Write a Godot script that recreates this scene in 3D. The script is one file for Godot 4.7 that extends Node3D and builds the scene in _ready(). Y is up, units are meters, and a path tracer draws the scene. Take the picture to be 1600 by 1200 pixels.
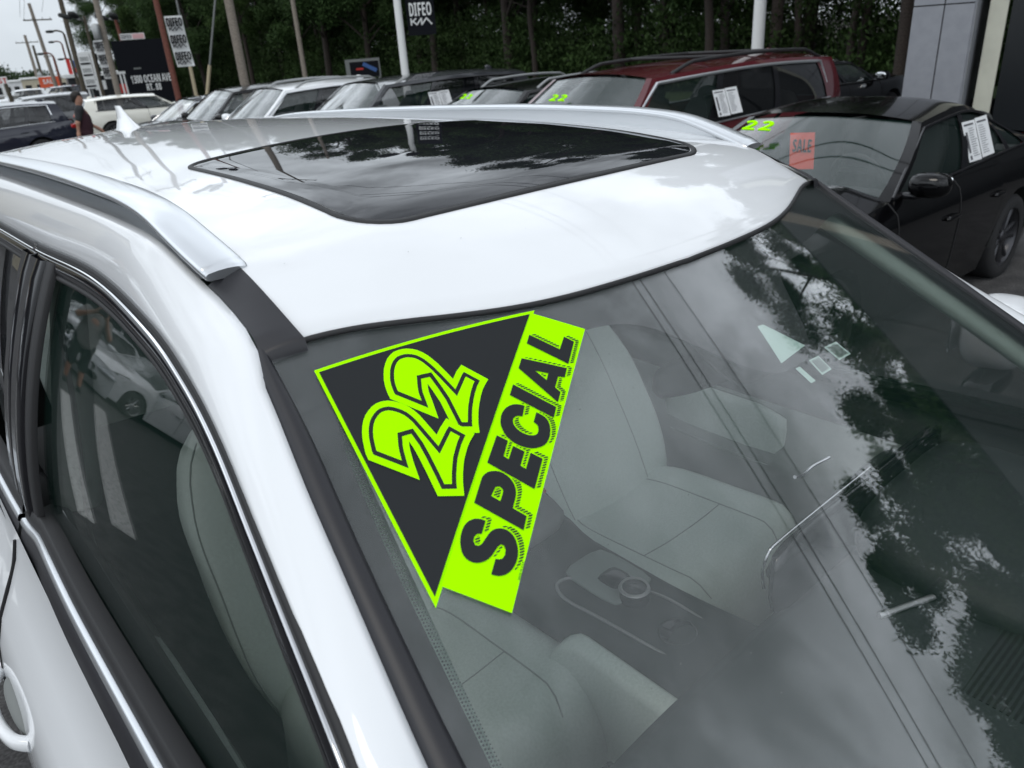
extends Node3D
# A white SUV on a car lot, seen from beside its front wing. y up, metres; the SUV faces +z, its left is +x.

var M := {}
var rng := RandomNumberGenerator.new()
var names := {}


class Shape:
	# collects triangles; every piece is smooth in itself and creased against the others
	var st := SurfaceTool.new()
	var group := 0
	var count := 0

	func _init() -> void:
		st.begin(Mesh.PRIMITIVE_TRIANGLES)

	func tri(a: Vector3, b: Vector3, c: Vector3) -> void:
		st.set_smooth_group(group)
		st.add_vertex(a)
		st.add_vertex(b)
		st.add_vertex(c)
		count += 1

	func quad(a: Vector3, b: Vector3, c: Vector3, d: Vector3) -> void:
		tri(a, b, c)
		tri(a, c, d)

	func grid(rows: Array, wrap := false) -> Shape:
		group += 1
		for i in rows.size() - 1:
			var r: PackedVector3Array = rows[i]
			var s: PackedVector3Array = rows[i + 1]
			var n := r.size()
			for j in (n if wrap else n - 1):
				var k := (j + 1) % n
				quad(r[j], r[k], s[k], s[j])
		return self

	func fan(ring: PackedVector3Array, flat := true) -> Shape:
		if flat:
			group += 1
		var c := Vector3.ZERO
		for p in ring:
			c += p
		c /= ring.size()
		for i in ring.size():
			tri(c, ring[(i + 1) % ring.size()], ring[i])
		return self

	func box(c: Vector3, s: Vector3, b := Basis()) -> Shape:
		var h := s / 2
		for ax in 3:
			for sg in [-1.0, 1.0]:
				group += 1
				var n := Vector3.ZERO
				n[ax] = sg
				var u := Vector3.ZERO
				u[(ax + 1) % 3] = 1.0
				var v := n.cross(u)
				var q := []
				for k in [Vector2(-1, -1), Vector2(1, -1), Vector2(1, 1), Vector2(-1, 1)]:
					q.append(c + b * ((n + u * k.x + v * k.y) * h))
				quad(q[3], q[2], q[1], q[0])
		return self

	# a box with rounded edges (p large) or a cushion (p about 3)
	func pillow(c: Vector3, s: Vector3, p := 4.0, b := Basis(), nu := 20, nv := 10) -> Shape:
		var rows := []
		for i in nv + 1:
			var row := PackedVector3Array()
			var v := PI * (float(i) / nv - 0.5)
			for j in nu:
				var u := TAU * (j + 0.5) / nu
				var d := Vector3(cos(v) * cos(u), sin(v), cos(v) * sin(u))
				var k := pow(pow(absf(d.x), p) + pow(absf(d.y), p) + pow(absf(d.z), p), -1.0 / p)
				row.append(c + b * (d * k * s / 2))
			rows.append(row)
		return grid(rows, true)

	# profile (closed, in side/up coordinates) carried along a path
	func sweep(path: PackedVector3Array, profile: PackedVector2Array, up := Vector3.UP, closed := true, caps := true, taper := PackedFloat32Array()) -> Shape:
		var rows := []
		for i in path.size():
			var t := (path[mini(i + 1, path.size() - 1)] - path[maxi(i - 1, 0)]).normalized()
			var side := t.cross(up)
			side = side.normalized() if side.length() > 1e-4 else Vector3.RIGHT
			var u := side.cross(t)
			var k := taper[i] if taper.size() else 1.0
			var row := PackedVector3Array()
			for q in profile:
				row.append(path[i] + side * q.x * k + u * q.y * k)
			rows.append(row)
		grid(rows, closed)
		if caps and closed:
			fan(rows[0])
			fan(rows[-1])
		return self

	func tube(path: PackedVector3Array, r0: float, r1 := -1.0, n := 8) -> Shape:
		var circle := PackedVector2Array()
		for i in n:
			circle.append(Vector2(cos(TAU * i / n), sin(TAU * i / n)))
		var k := PackedFloat32Array()
		for i in path.size():
			k.append(lerpf(r0, r1 if r1 >= 0 else r0, float(i) / maxi(1, path.size() - 1)))
		var up := Vector3.UP
		if absf((path[-1] - path[0]).normalized().y) > 0.9:
			up = Vector3.RIGHT
		return sweep(path, circle, up, true, true, k)

	func bar(a: Vector3, b: Vector3, r: float, r1 := -1.0, n := 8) -> Shape:
		return tube(PackedVector3Array([a, b]), r, r1, n)

	# profile of (radius, height) turned round an axis
	func lathe(c: Vector3, axis: Vector3, profile: Array, n := 32) -> Shape:
		var a := axis.normalized()
		var u := a.cross(Vector3.UP if absf(a.y) < 0.9 else Vector3.RIGHT).normalized()
		var v := a.cross(u)
		var rows := []
		for p in profile:
			var row := PackedVector3Array()
			for i in n:
				var t := TAU * i / n
				row.append(c + a * p.y + (u * cos(t) + v * sin(t)) * p.x)
			rows.append(row)
		return grid(rows, true)

	func mesh() -> ArrayMesh:
		st.generate_normals()
		return st.commit()


class Sheet extends Shape:
	# thin print laid on a surface, with the surface's own normals
	var v := PackedVector3Array()
	var n := PackedVector3Array()

	func corner(p: Vector3, normal: Vector3) -> void:
		v.append(p)
		n.append(normal)

	func mesh() -> ArrayMesh:
		var a := []
		a.resize(Mesh.ARRAY_MAX)
		a[Mesh.ARRAY_VERTEX] = v
		a[Mesh.ARRAY_NORMAL] = n
		var m := ArrayMesh.new()
		m.add_surface_from_arrays(Mesh.PRIMITIVE_TRIANGLES, a)
		return m


# ---------- nodes ----------

func numbered(called: String) -> String:
	names[called] = names.get(called, 0) + 1
	return called if names[called] == 1 else "%s_%03d" % [called, names[called] - 1]


func tag(o: Node3D, label: String, category: String, group := "") -> Node3D:
	o.set_meta("label", label)
	o.set_meta("category", category)
	if group:
		o.set_meta("group", group)
	return o


func thing(called: String, label: String, category: String, at := Vector3.ZERO, turn := 0.0, group := "") -> Node3D:
	var o := Node3D.new()
	o.name = numbered(called)
	o.position = at
	o.rotation.y = turn
	add_child(o)
	tag(o, label, category, group)
	return o


func put(called: String, m: Mesh, material: Material, parent: Node3D = null) -> MeshInstance3D:
	var o := MeshInstance3D.new()
	o.mesh = m
	o.material_override = null
	for i in m.get_surface_count():
		o.set_surface_override_material(i, material)
	if parent:
		o.name = called
		parent.add_child(o, true)
	else:
		o.name = numbered(called)
		add_child(o)
	return o


func part(called: String, s: Shape, material: Material, parent: Node3D = null) -> MeshInstance3D:
	return put(called, s.mesh(), material, parent)


func structure(called: String, s: Shape, material: Material, parent: Node3D = null) -> MeshInstance3D:
	var o := part(called, s, material, parent)
	if not parent:
		o.set_meta("kind", "structure")
	return o


func copy(o: Node3D, called: String, at: Vector3, turn: float, label: String) -> Node3D:
	var c: Node3D = o.duplicate()
	c.name = numbered(called)
	add_child(c)
	c.position = at
	c.rotation.y = turn
	c.set_meta("label", label)
	return c


func scatter(called: String, m: Mesh, material: Material, where: Array, parent: Node3D = null, tints: Array = []) -> MultiMeshInstance3D:
	var mm := MultiMesh.new()
	mm.transform_format = MultiMesh.TRANSFORM_3D
	mm.use_colors = tints.size() > 0
	mm.mesh = m
	mm.instance_count = where.size()
	for i in where.size():
		mm.set_instance_transform(i, where[i])
		if tints.size():
			mm.set_instance_color(i, tints[i])
	m.surface_set_material(0, material)
	var o := MultiMeshInstance3D.new()
	o.multimesh = mm
	if parent:
		o.name = called
		parent.add_child(o, true)
	else:
		o.name = numbered(called)
		add_child(o)
	o.set_meta("kind", "stuff")
	return o


# ---------- curves ----------

func v3(flat: Array) -> PackedVector3Array:
	var out := PackedVector3Array()
	for i in range(0, flat.size(), 3):
		out.append(Vector3(flat[i], flat[i + 1], flat[i + 2]))
	return out


func smooth(p: PackedVector3Array, n := 6) -> PackedVector3Array:
	var out := PackedVector3Array()
	for i in p.size() - 1:
		var a := p[maxi(i - 1, 0)]
		var d := p[mini(i + 2, p.size() - 1)]
		for k in n:
			out.append(p[i].cubic_interpolate(p[i + 1], a, d, float(k) / n))
	out.append(p[-1])
	return out


func even(p: PackedVector3Array, n: int) -> PackedVector3Array:
	var total := 0.0
	var at := PackedFloat32Array([0.0])
	for i in p.size() - 1:
		total += p[i].distance_to(p[i + 1])
		at.append(total)
	var out := PackedVector3Array()
	var k := 0
	for i in n:
		var d := total * i / (n - 1)
		while k < p.size() - 2 and at[k + 1] < d:
			k += 1
		out.append(p[k].lerp(p[k + 1], clampf((d - at[k]) / maxf(at[k + 1] - at[k], 1e-6), 0, 1)))
	return out


func pick(x: float, pairs: Array) -> float:
	# smooth interpolation through (x, y) pairs laid flat
	var n := pairs.size() / 2
	if x <= pairs[0]:
		return pairs[1]
	for i in n - 1:
		var x0: float = pairs[2 * i]
		var x1: float = pairs[2 * i + 2]
		if x <= x1:
			var y0: float = pairs[2 * i + 1]
			var y1: float = pairs[2 * i + 3]
			var ya: float = pairs[2 * i - 1] if i > 0 else y0 - (y1 - y0)
			var yb: float = pairs[2 * i + 5] if i < n - 2 else y1 + (y1 - y0)
			var xa: float = pairs[2 * i - 2] if i > 0 else x0 - (x1 - x0)
			var xb: float = pairs[2 * i + 4] if i < n - 2 else x1 + (x1 - x0)
			return cubic_interpolate_in_time(y0, y1, ya, yb, (x - x0) / (x1 - x0), x1 - x0, xa - x0, xb - x0)
	return pairs[-1]


func loft(a: PackedVector3Array, b: PackedVector3Array, nu: int, nv: int, bulge := Vector3.ZERO) -> Array:
	# rows of points between two curves, pushed out by bulge half way
	var p := even(a, nu)
	var q := even(b, nu)
	var rows := []
	for j in nv + 1:
		var t := float(j) / nv
		var row := PackedVector3Array()
		for i in nu:
			row.append(p[i].lerp(q[i], t) + bulge * 4.0 * t * (1.0 - t))
		rows.append(row)
	return rows


func mirrored(p: PackedVector3Array) -> PackedVector3Array:
	var out := PackedVector3Array()
	for v in p:
		out.append(Vector3(-v.x, v.y, v.z))
	return out


func flip(p: PackedVector3Array, s: float) -> PackedVector3Array:
	return p if s < 0 else mirrored(p)


func linear(r: float, g: float, b: float, a := 1.0) -> Color:
	var c := Color(r, g, b).linear_to_srgb()
	c.a = a
	return c


func mat(called: String, c: Color, rough := 0.6, metal := 0.0) -> StandardMaterial3D:
	var m := StandardMaterial3D.new()
	m.resource_name = called
	m.albedo_color = c
	m.roughness = rough
	m.metallic = metal
	M[called] = m
	return m


func paint(called: String, c: Color, rough := 0.35) -> StandardMaterial3D:
	var m := mat(called, c, rough)
	m.clearcoat_enabled = true
	m.metallic_specular = 0.15
	m.clearcoat = 1.0
	m.clearcoat_roughness = 0.03
	return m


func pane(called: String, c: Color) -> StandardMaterial3D:
	var m := mat(called, c, 0.0)
	m.transparency = BaseMaterial3D.TRANSPARENCY_ALPHA
	return m


func noise_map(freq: float, low: Color, high: Color, octaves := 4, size := 512, kind := FastNoiseLite.TYPE_SIMPLEX_SMOOTH, lo := 0.25, hi := 0.75) -> NoiseTexture2D:
	var n := FastNoiseLite.new()
	n.seed = rng.randi() % 10000
	n.noise_type = kind
	n.frequency = freq
	n.fractal_octaves = octaves
	var t := NoiseTexture2D.new()
	t.noise = n
	t.width = size
	t.height = size
	t.seamless = true
	t.generate_mipmaps = false
	var g := Gradient.new()
	g.offsets = PackedFloat32Array([lo, hi])
	g.colors = PackedColorArray([low, high])
	t.color_ramp = g
	return t


func speckled(m: StandardMaterial3D, t: Texture2D, scale: float) -> StandardMaterial3D:
	m.albedo_texture = t
	m.uv1_triplanar = true
	m.uv1_world_triplanar = true
	m.uv1_scale = Vector3.ONE * scale
	return m


func rough_map(m: StandardMaterial3D, t: Texture2D, scale: float) -> void:
	m.roughness_texture = t
	m.uv1_triplanar = true
	m.uv1_world_triplanar = true
	m.uv1_scale = Vector3.ONE * scale


func ground_y(z: float) -> float:
	# the lot falls gently away towards the far end of the street
	return 0.018 * clampf(z + 1.0, -30.0, 0.0) + 0.011 * clampf(z + 31.0, -170.0, 0.0)


func _ready() -> void:
	rng.seed = 22
	# ---- camera, sky, sun, exposure ----
	var cam := Camera3D.new()
	cam.name = "camera"
	var lens := CameraAttributesPhysical.new()
	lens.frustum_focal_length = 23.8
	lens.exposure_aperture = 6.5
	lens.frustum_focus_distance = 1.35
	lens.frustum_near = 0.05
	lens.frustum_far = 1500.0
	cam.attributes = lens
	cam.fov = 53.529
	cam.near = 0.05
	cam.far = 1500.0
	var yaw := 0.68627
	var pitch := deg_to_rad(24.4403)
	var roll := deg_to_rad(4.1332)
	var forward := Vector3(sin(yaw) * cos(pitch), -sin(pitch), -cos(yaw) * cos(pitch))
	var right := Vector3(cos(yaw), 0, sin(yaw))
	var up := right.cross(forward)
	var r2 := right * cos(roll) - up * sin(roll)
	var u2 := right * sin(roll) + up * cos(roll)
	cam.transform = Transform3D(Basis(r2, u2, -forward), Vector3(-0.97, 1.948, 0.869))
	add_child(cam)
	var env := Environment.new()
	env.background_mode = Environment.BG_SKY
	var sky := Sky.new()
	var pan := PanoramaSkyMaterial.new()
	pan.panorama = ImageTexture.create_from_image(overcast())
	sky.sky_material = pan
	env.sky = sky
	env.background_energy_multiplier = 1.0
	env.tonemap_mode = Environment.TONE_MAPPER_LINEAR
	env.tonemap_exposure = 1.15
	env.sdfgi_enabled = true
	env.ssao_enabled = true
	env.ssil_enabled = true
	env.fog_enabled = false
	env.fog_density = 0.0012
	env.fog_light_color = Color(0.80, 0.84, 0.87)
	var world := WorldEnvironment.new()
	world.name = "daylight"
	world.environment = env
	add_child(world)
	var sun := DirectionalLight3D.new()
	sun.name = "sun"
	sun.light_energy = 0.2
	sun.light_color = Color(1.0, 0.97, 0.92)
	sun.light_angular_distance = 20.0
	sun.shadow_enabled = true
	sun.rotation = Vector3(deg_to_rad(-58), deg_to_rad(-70), 0)
	add_child(sun)

	materials()
	build_ground()
	build_showroom()
	build_opposite_side()
	build_suv()
	build_stickers()
	build_row()
	build_street()
	build_wood()
	build_people()


func overcast() -> Image:
	# an even cloud deck, brighter overhead, with soft lumps; nothing else
	var w := 1024
	var h := 512
	var n := FastNoiseLite.new()
	n.seed = 5
	n.noise_type = FastNoiseLite.TYPE_SIMPLEX_SMOOTH
	n.frequency = 1.3
	n.fractal_octaves = 5
	n.fractal_gain = 0.5
	n.domain_warp_enabled = true
	n.domain_warp_amplitude = 0.35
	n.domain_warp_frequency = 1.2
	var data := PackedFloat32Array()
	data.resize(w * h * 3)
	var i := 0
	for y in h:
		var el := PI * (0.5 - (y + 0.5) / h)
		var s := maxf(sin(el), 0.0)
		var base := pick(s, [0.0, 0.61, 0.15, 0.86, 0.35, 1.24, 0.55, 1.36, 0.75, 0.98, 1.0, 0.68])
		var tone := Color(0.90, 0.985, 1.06).lerp(Color(0.925, 0.99, 1.085), s)
		for x in w:
			var az := TAU * (x + 0.5) / w
			var k := 1.0
			if el > -0.02:
				# look the deck up where the ray meets a high layer, so that lumps shrink towards the horizon
				var far := 1.0 / (s + 0.22)
				var v := n.get_noise_3d(cos(az) * cos(el) * far * 1.5, sin(az) * cos(el) * far * 1.5, s)
				k = 1.0 + 0.80 * v * smoothstep(0.0, 0.35, s) + 0.10 * v
			data[i] = base * k * tone.r
			data[i + 1] = base * k * tone.g
			data[i + 2] = base * k * tone.b
			i += 3
	return Image.create_from_data(w, h, false, Image.FORMAT_RGBF, data.to_byte_array())


func materials() -> void:
	paint("white_paint", linear(0.72, 0.735, 0.75))
	paint("black_paint", linear(0.002, 0.002, 0.0025), 0.2).clearcoat = 0.6
	paint("graphite_paint", linear(0.035, 0.037, 0.042))
	paint("navy_paint", linear(0.018, 0.02, 0.032))
	paint("red_paint", linear(0.078, 0.007, 0.011))
	paint("silver_paint", linear(0.42, 0.43, 0.45))
	paint("cream_paint", linear(0.70, 0.69, 0.62))
	paint("grey_paint", linear(0.12, 0.125, 0.13))
	var sunroof := mat("sunroof_glass", linear(0.012, 0.013, 0.016), 0.02)
	sunroof.metallic_specular = 0.38
	mat("gloss_black", linear(0.010, 0.010, 0.012), 0.08)
	var trim := mat("satin_black", Color.WHITE, 0.42)
	trim.metallic_specular = 0.42
	speckled(trim, noise_map(0.35, linear(0.016, 0.016, 0.019), linear(0.026, 0.026, 0.030), 2, 256), 20.0)
	mat("rubber", linear(0.012, 0.012, 0.013), 0.65)
	mat("seam_black", linear(0.008, 0.008, 0.009), 0.8)
	mat("chrome", linear(0.72, 0.73, 0.74), 0.07, 1.0)
	var satin := mat("satin_silver", linear(0.62, 0.64, 0.66), 0.33, 0.85)
	satin.clearcoat_enabled = true
	satin.clearcoat = 0.6
	satin.clearcoat_roughness = 0.1
	mat("dull_silver", linear(0.33, 0.34, 0.34), 0.4, 0.6)
	mat("frit", linear(0.012, 0.013, 0.015), 0.35)
	pane("windshield_glass", Color(linear(0.02, 0.06, 0.045), 0.05))
	pane("side_glass", Color(linear(0.008, 0.022, 0.018), 0.30)).metallic_specular = 0.36
	pane("privacy_glass", Color(linear(0.006, 0.007, 0.008), 0.62))
	pane("car_glass", Color(linear(0.035, 0.085, 0.072), 0.11))
	pane("car_dark_glass", Color(linear(0.006, 0.007, 0.008), 0.6))
	var leather := mat("glass_tinted_leather", Color.WHITE, 0.5)
	speckled(leather, noise_map(0.08, linear(0.51, 0.60, 0.545), linear(0.59, 0.68, 0.625), 4, 256), 6.0)  # green cast of light through the window glass mixed into the leather colour
	mat("stitching", linear(0.26, 0.29, 0.27), 0.8)
	var soft := mat("dash_plastic", Color.WHITE, 0.6)
	speckled(soft, noise_map(0.3, linear(0.012, 0.017, 0.017), linear(0.022, 0.029, 0.028), 2, 256), 18.0)
	mat("carpet", linear(0.010, 0.012, 0.012), 0.95)
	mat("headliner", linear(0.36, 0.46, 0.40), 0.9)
	mat("interior_grey", linear(0.22, 0.26, 0.24), 0.7)
	mat("cabin_dark", linear(0.02, 0.022, 0.022), 0.8)
	mat("cabin_grey", linear(0.16, 0.17, 0.165), 0.8)
	mat("buckle_red", linear(0.45, 0.03, 0.02), 0.4)
	mat("visor_orange", linear(0.55, 0.16, 0.03), 0.6)
	mat("neon", linear(0.36, 0.95, 0.0), 0.8).metallic_specular = 0.08
	mat("ink", linear(0.025, 0.027, 0.029), 0.7).metallic_specular = 0.15
	mat("print", linear(0.05, 0.16, 0.01), 0.6)
	mat("paper", linear(0.72, 0.73, 0.74), 0.7)
	mat("label_green", linear(0.42, 0.58, 0.51), 0.5)
	mat("print_grey", linear(0.10, 0.10, 0.11), 0.7)
	mat("sale_red", linear(0.85, 0.085, 0.035), 0.6)
	mat("tyre", linear(0.014, 0.014, 0.015), 0.85)
	mat("alloy", linear(0.42, 0.42, 0.43), 0.3, 0.8)
	mat("dark_alloy", linear(0.05, 0.05, 0.055), 0.35, 0.6)
	mat("lamp_red", linear(0.35, 0.012, 0.012), 0.1)
	mat("lamp_clear", linear(0.55, 0.57, 0.6), 0.1, 0.4)
	mat("white_metal", linear(0.70, 0.71, 0.70), 0.5)
	speckled(mat("weathered_wood", Color.WHITE, 0.9), noise_map(0.06, linear(0.16, 0.135, 0.11), linear(0.30, 0.265, 0.225), 5, 256), 1.2)
	speckled(mat("dark_wood", Color.WHITE, 0.9), noise_map(0.06, linear(0.05, 0.042, 0.03), linear(0.10, 0.085, 0.06), 5, 256), 1.2)
	speckled(mat("rust_red_metal", Color.WHITE, 0.7), noise_map(0.05, linear(0.10, 0.028, 0.018), linear(0.17, 0.055, 0.035), 5, 256), 1.5)
	mat("pale_wood", linear(0.42, 0.36, 0.24), 0.85)
	mat("wire", linear(0.012, 0.012, 0.013), 0.7)
	mat("sign_black", linear(0.008, 0.009, 0.012), 0.8).metallic_specular = 0.2
	mat("sign_red", linear(0.45, 0.02, 0.015), 0.6)
	mat("sign_orange", linear(0.62, 0.09, 0.03), 0.6)
	mat("sign_blue", linear(0.03, 0.09, 0.26), 0.6)
	mat("sign_yellow", linear(0.65, 0.42, 0.04), 0.6)
	mat("pink_print", linear(0.6, 0.35, 0.36), 0.7)
	var panel := mat("panel_grey", Color.WHITE, 0.45, 0.2)
	speckled(panel, noise_map(0.02, linear(0.245, 0.255, 0.28), linear(0.275, 0.285, 0.31), 5, 512), 0.5)
	var panel2 := mat("plain_grey", Color.WHITE, 0.5, 0.1)
	panel2.resource_name = "plain_grey"
	speckled(panel2, noise_map(0.02, linear(0.15, 0.152, 0.155), linear(0.18, 0.182, 0.185), 5, 512), 0.5)  # own grey of the kerb and the building fascia
	speckled(mat("cream_panel", Color.WHITE, 0.6), noise_map(0.02, linear(0.50, 0.50, 0.42), linear(0.56, 0.56, 0.47), 4, 256), 0.6)
	mat("showroom_black", linear(0.010, 0.012, 0.014), 0.25)
	mat("mullion", linear(0.30, 0.31, 0.32), 0.4, 0.5)
	speckled(mat("beige_wall", Color.WHITE, 0.9), noise_map(0.02, linear(0.40, 0.36, 0.27), linear(0.48, 0.43, 0.33), 4, 256), 0.5)
	speckled(mat("white_wall", Color.WHITE, 0.9), noise_map(0.02, linear(0.55, 0.55, 0.55), linear(0.66, 0.66, 0.66), 4, 256), 0.2)
	mat("roof_shingle", linear(0.10, 0.095, 0.09), 0.9)
	var asphalt := mat("asphalt", Color.WHITE, 0.9)
	speckled(asphalt, noise_map(0.012, linear(0.060, 0.059, 0.060), linear(0.105, 0.103, 0.103), 6, 1024, FastNoiseLite.TYPE_SIMPLEX_SMOOTH, 0.2, 0.8), 0.35)
	asphalt.detail_enabled = true
	asphalt.detail_blend_mode = BaseMaterial3D.BLEND_MODE_MUL
	asphalt.detail_albedo = noise_map(0.4, Color(0.62, 0.62, 0.62), Color(1, 1, 1), 2, 512)
	speckled(mat("line_paint", Color.WHITE, 0.8), noise_map(0.05, linear(0.16, 0.16, 0.155), linear(0.42, 0.42, 0.41), 5, 512, FastNoiseLite.TYPE_SIMPLEX_SMOOTH, 0.15, 0.5), 0.6)
	speckled(mat("grass", Color.WHITE, 1.0), noise_map(0.03, linear(0.022, 0.045, 0.012), linear(0.060, 0.095, 0.025), 5, 512), 0.4)
	speckled(mat("soil", Color.WHITE, 1.0), noise_map(0.03, linear(0.018, 0.016, 0.011), linear(0.045, 0.038, 0.026), 5, 512), 0.4)
	var bark := mat("bark", Color.WHITE, 0.95)
	speckled(bark, noise_map(0.05, linear(0.016, 0.012, 0.010), linear(0.050, 0.037, 0.031), 5, 256), 1.5)
	var leaf := mat("leaf", Color.WHITE, 0.65)
	leaf.vertex_color_use_as_albedo = true
	leaf.backlight_enabled = true
	leaf.backlight = Color(0.16, 0.20, 0.08)
	leaf.metallic_specular = 0.2
	mat("skin", linear(0.36, 0.19, 0.13), 0.6)
	mat("hair", linear(0.012, 0.009, 0.007), 0.7)
	mat("maroon_cloth", linear(0.035, 0.010, 0.016), 0.9)
	mat("charcoal_cloth", linear(0.020, 0.021, 0.023), 0.9)
	mat("grey_cloth", linear(0.22, 0.21, 0.205), 0.9)
	mat("dark_cloth", linear(0.015, 0.015, 0.018), 0.9)
	mat("shoe", linear(0.03, 0.03, 0.03), 0.8)


func strip_sheet(x0: float, x1: float, zs: Array, lift: float, nx := 2) -> Shape:
	var s := Shape.new()
	var rows := []
	for z in zs:
		var row := PackedVector3Array()
		for i in nx:
			row.append(Vector3(lerpf(x0, x1, float(i) / (nx - 1)), ground_y(z) + lift, z))
		rows.append(row)
	return s.grid(rows)


func build_ground() -> void:
	structure("ground", strip_sheet(-600, 700, [-900, -300, -100, -40, -31, -1, 4, 40, 120, 500], -0.012), M["soil"])
	structure("lot_paving", strip_sheet(-60, 18.5, [-420, -200, -60, -31, -1, 4, 40, 90], 0.0), M["asphalt"])
	structure("grass_verge", strip_sheet(18.5, 23.5, [-420, -200, -60, -31, -1, 4, 40, 90], 0.004), M["grass"])
	var k := Shape.new()
	for i in 60:
		var z := -90.0 + i * 2.5
		k.box(Vector3(18.5, ground_y(z + 1.25) + 0.05, z + 1.25), Vector3(0.15, 0.14, 2.49), Basis(Vector3.RIGHT, -0.018 if z < -1.0 and z > -31 else 0.0))
	structure("kerb", k, M["plain_grey"])
	# painted stall lines between the cars of the row, and on the side away from it
	for i in 9:
		var z := -0.4 - i * 2.95
		if i == 0:
			continue
		structure("stall_line", strip_sheet(1.9, 7.4, [z - 0.05, z + 0.05], 0.004), M["line_paint"])
	for q in [[-3.15, -8.6, -1.78, -3.5, 0.09], [-4.15, -9.6, -2.25, -3.65, 0.12]]:
		var a := Vector3(q[0], 0.0, q[1])
		var b := Vector3(q[2], 0.0, q[3])
		var side := (b - a).normalized().cross(Vector3.UP) * float(q[4])
		var rows := []
		for i in 9:
			var p := a.lerp(b, i / 8.0)
			p.y = ground_y(p.z) + 0.004
			rows.append(PackedVector3Array([p - side, p + side]))
		structure("stall_line", Shape.new().grid(rows), M["line_paint"])


# ---------- the white SUV ----------

const BULGE := 0.09

func glass_y(x: float, z: float) -> float:
	var w := 0.655 + 0.18 * z
	return 1.61 - 0.61 * z + BULGE * (1.0 - (x / w) * (x / w))


func glass_normal(x: float, z: float) -> Vector3:
	var e := 0.002
	return Vector3(glass_y(x - e, z) - glass_y(x + e, z), 2 * e, glass_y(x, z - e) - glass_y(x, z + e)).normalized()


func on_glass(x: float, z: float, lift := 0.0) -> Vector3:
	return Vector3(x, glass_y(x, z), z) + glass_normal(x, z) * lift


func roof_mid(z: float) -> float:
	return pick(z, [-2.95, 1.672, -2.6, 1.712, -2.2, 1.737, -1.8, 1.750, -1.3, 1.761, -0.84, 1.764, -0.5, 1.759, -0.3, 1.748, -0.142, 1.727, -0.03, 1.694, 0.06, 1.658, 0.16, 1.609])


func roof_y(x: float, z: float) -> float:
	var y := roof_mid(z) - 0.11 * x * x
	# pressed ribs behind the sunroof
	for c in [0.16, 0.34]:
		var d: float = (absf(x) - c) / 0.035
		y += 0.0005 * exp(-d * d * d * d) * smoothstep(-0.95, -2.0, z) * smoothstep(-2.8, -2.5, z)
	var g := (absf(x) - 0.475) / 0.006
	y -= 0.0025 * exp(-g * g) * smoothstep(-0.42, -0.6, z)
	return y


func roof_top(x: float, z: float) -> float:
	var zf := roof_front(x)
	return roof_y(x, z) + (glass_y(x, zf) + 0.004 - roof_y(x, zf)) * smoothstep(0.16, 0.0, zf - z)


func roof_front(x: float) -> float:
	return pick(absf(x), [0.0, 0.145, 0.1, 0.141, 0.18, 0.134, 0.24, 0.126, 0.3, 0.114, 0.36, 0.097, 0.42, 0.075, 0.48, 0.050, 0.54, 0.025, 0.60, 0.005, 0.64, -0.004])


func cowl_z(x: float) -> float:
	return 1.06 - 0.17 * x * x / 0.6


func trim_inner(z: float) -> float:
	# half width of the glass where the pillar trim begins
	return pick(z, [-0.03, 0.641, 0.06, 0.650, 0.12, 0.658, 0.18, 0.669, 0.24, 0.680, 0.295, 0.689, 0.347, 0.697, 0.4, 0.705, 0.447, 0.711, 0.7, 0.752, 1.0, 0.80])


func trim_outer() -> PackedVector3Array:
	return smooth(v3([-0.653, 1.620, -0.008, -0.664, 1.602, 0.014, -0.674, 1.570, 0.067, -0.694, 1.511, 0.164, -0.708, 1.463, 0.244, -0.725, 1.401, 0.343, -0.739, 1.350, 0.427, -0.772, 1.215, 0.65, -0.812, 1.06, 0.90]), 5)


func ditch_outer() -> PackedVector3Array:
	return smooth(v3([-0.640, 1.625, -2.85, -0.650, 1.680, -2.2, -0.654, 1.708, -1.475, -0.654, 1.719, -0.79, -0.654, 1.721, -0.50, -0.653, 1.714, -0.316, -0.648, 1.684, -0.21, -0.644, 1.657, -0.12, -0.646, 1.641, -0.065, -0.650, 1.628, -0.02, -0.654, 1.616, 0.0]), 6)


func window_line() -> PackedVector3Array:
	# upper edge of the bright strip round the side windows, from the rear to the mirror corner
	return smooth(v3([-0.722, 1.540, -2.55, -0.710, 1.575, -2.1, -0.702, 1.597, -1.60, -0.697, 1.610, -1.044, -0.691, 1.627, -0.60, -0.699, 1.606, -0.294, -0.711, 1.573, -0.122, -0.726, 1.533, 0.003, -0.749, 1.474, 0.137, -0.765, 1.431, 0.230, -0.779, 1.395, 0.312, -0.792, 1.360, 0.387, -0.822, 1.262, 0.56, -0.866, 1.130, 0.77]), 8)


func side_x(y: float) -> float:
	# the side glass leans in and bows outward
	var k := (y - 1.33) / 0.27
	return -(0.889 - 0.3375 * (y - 1.05)) - 0.028 * (1.0 - k * k)


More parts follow.
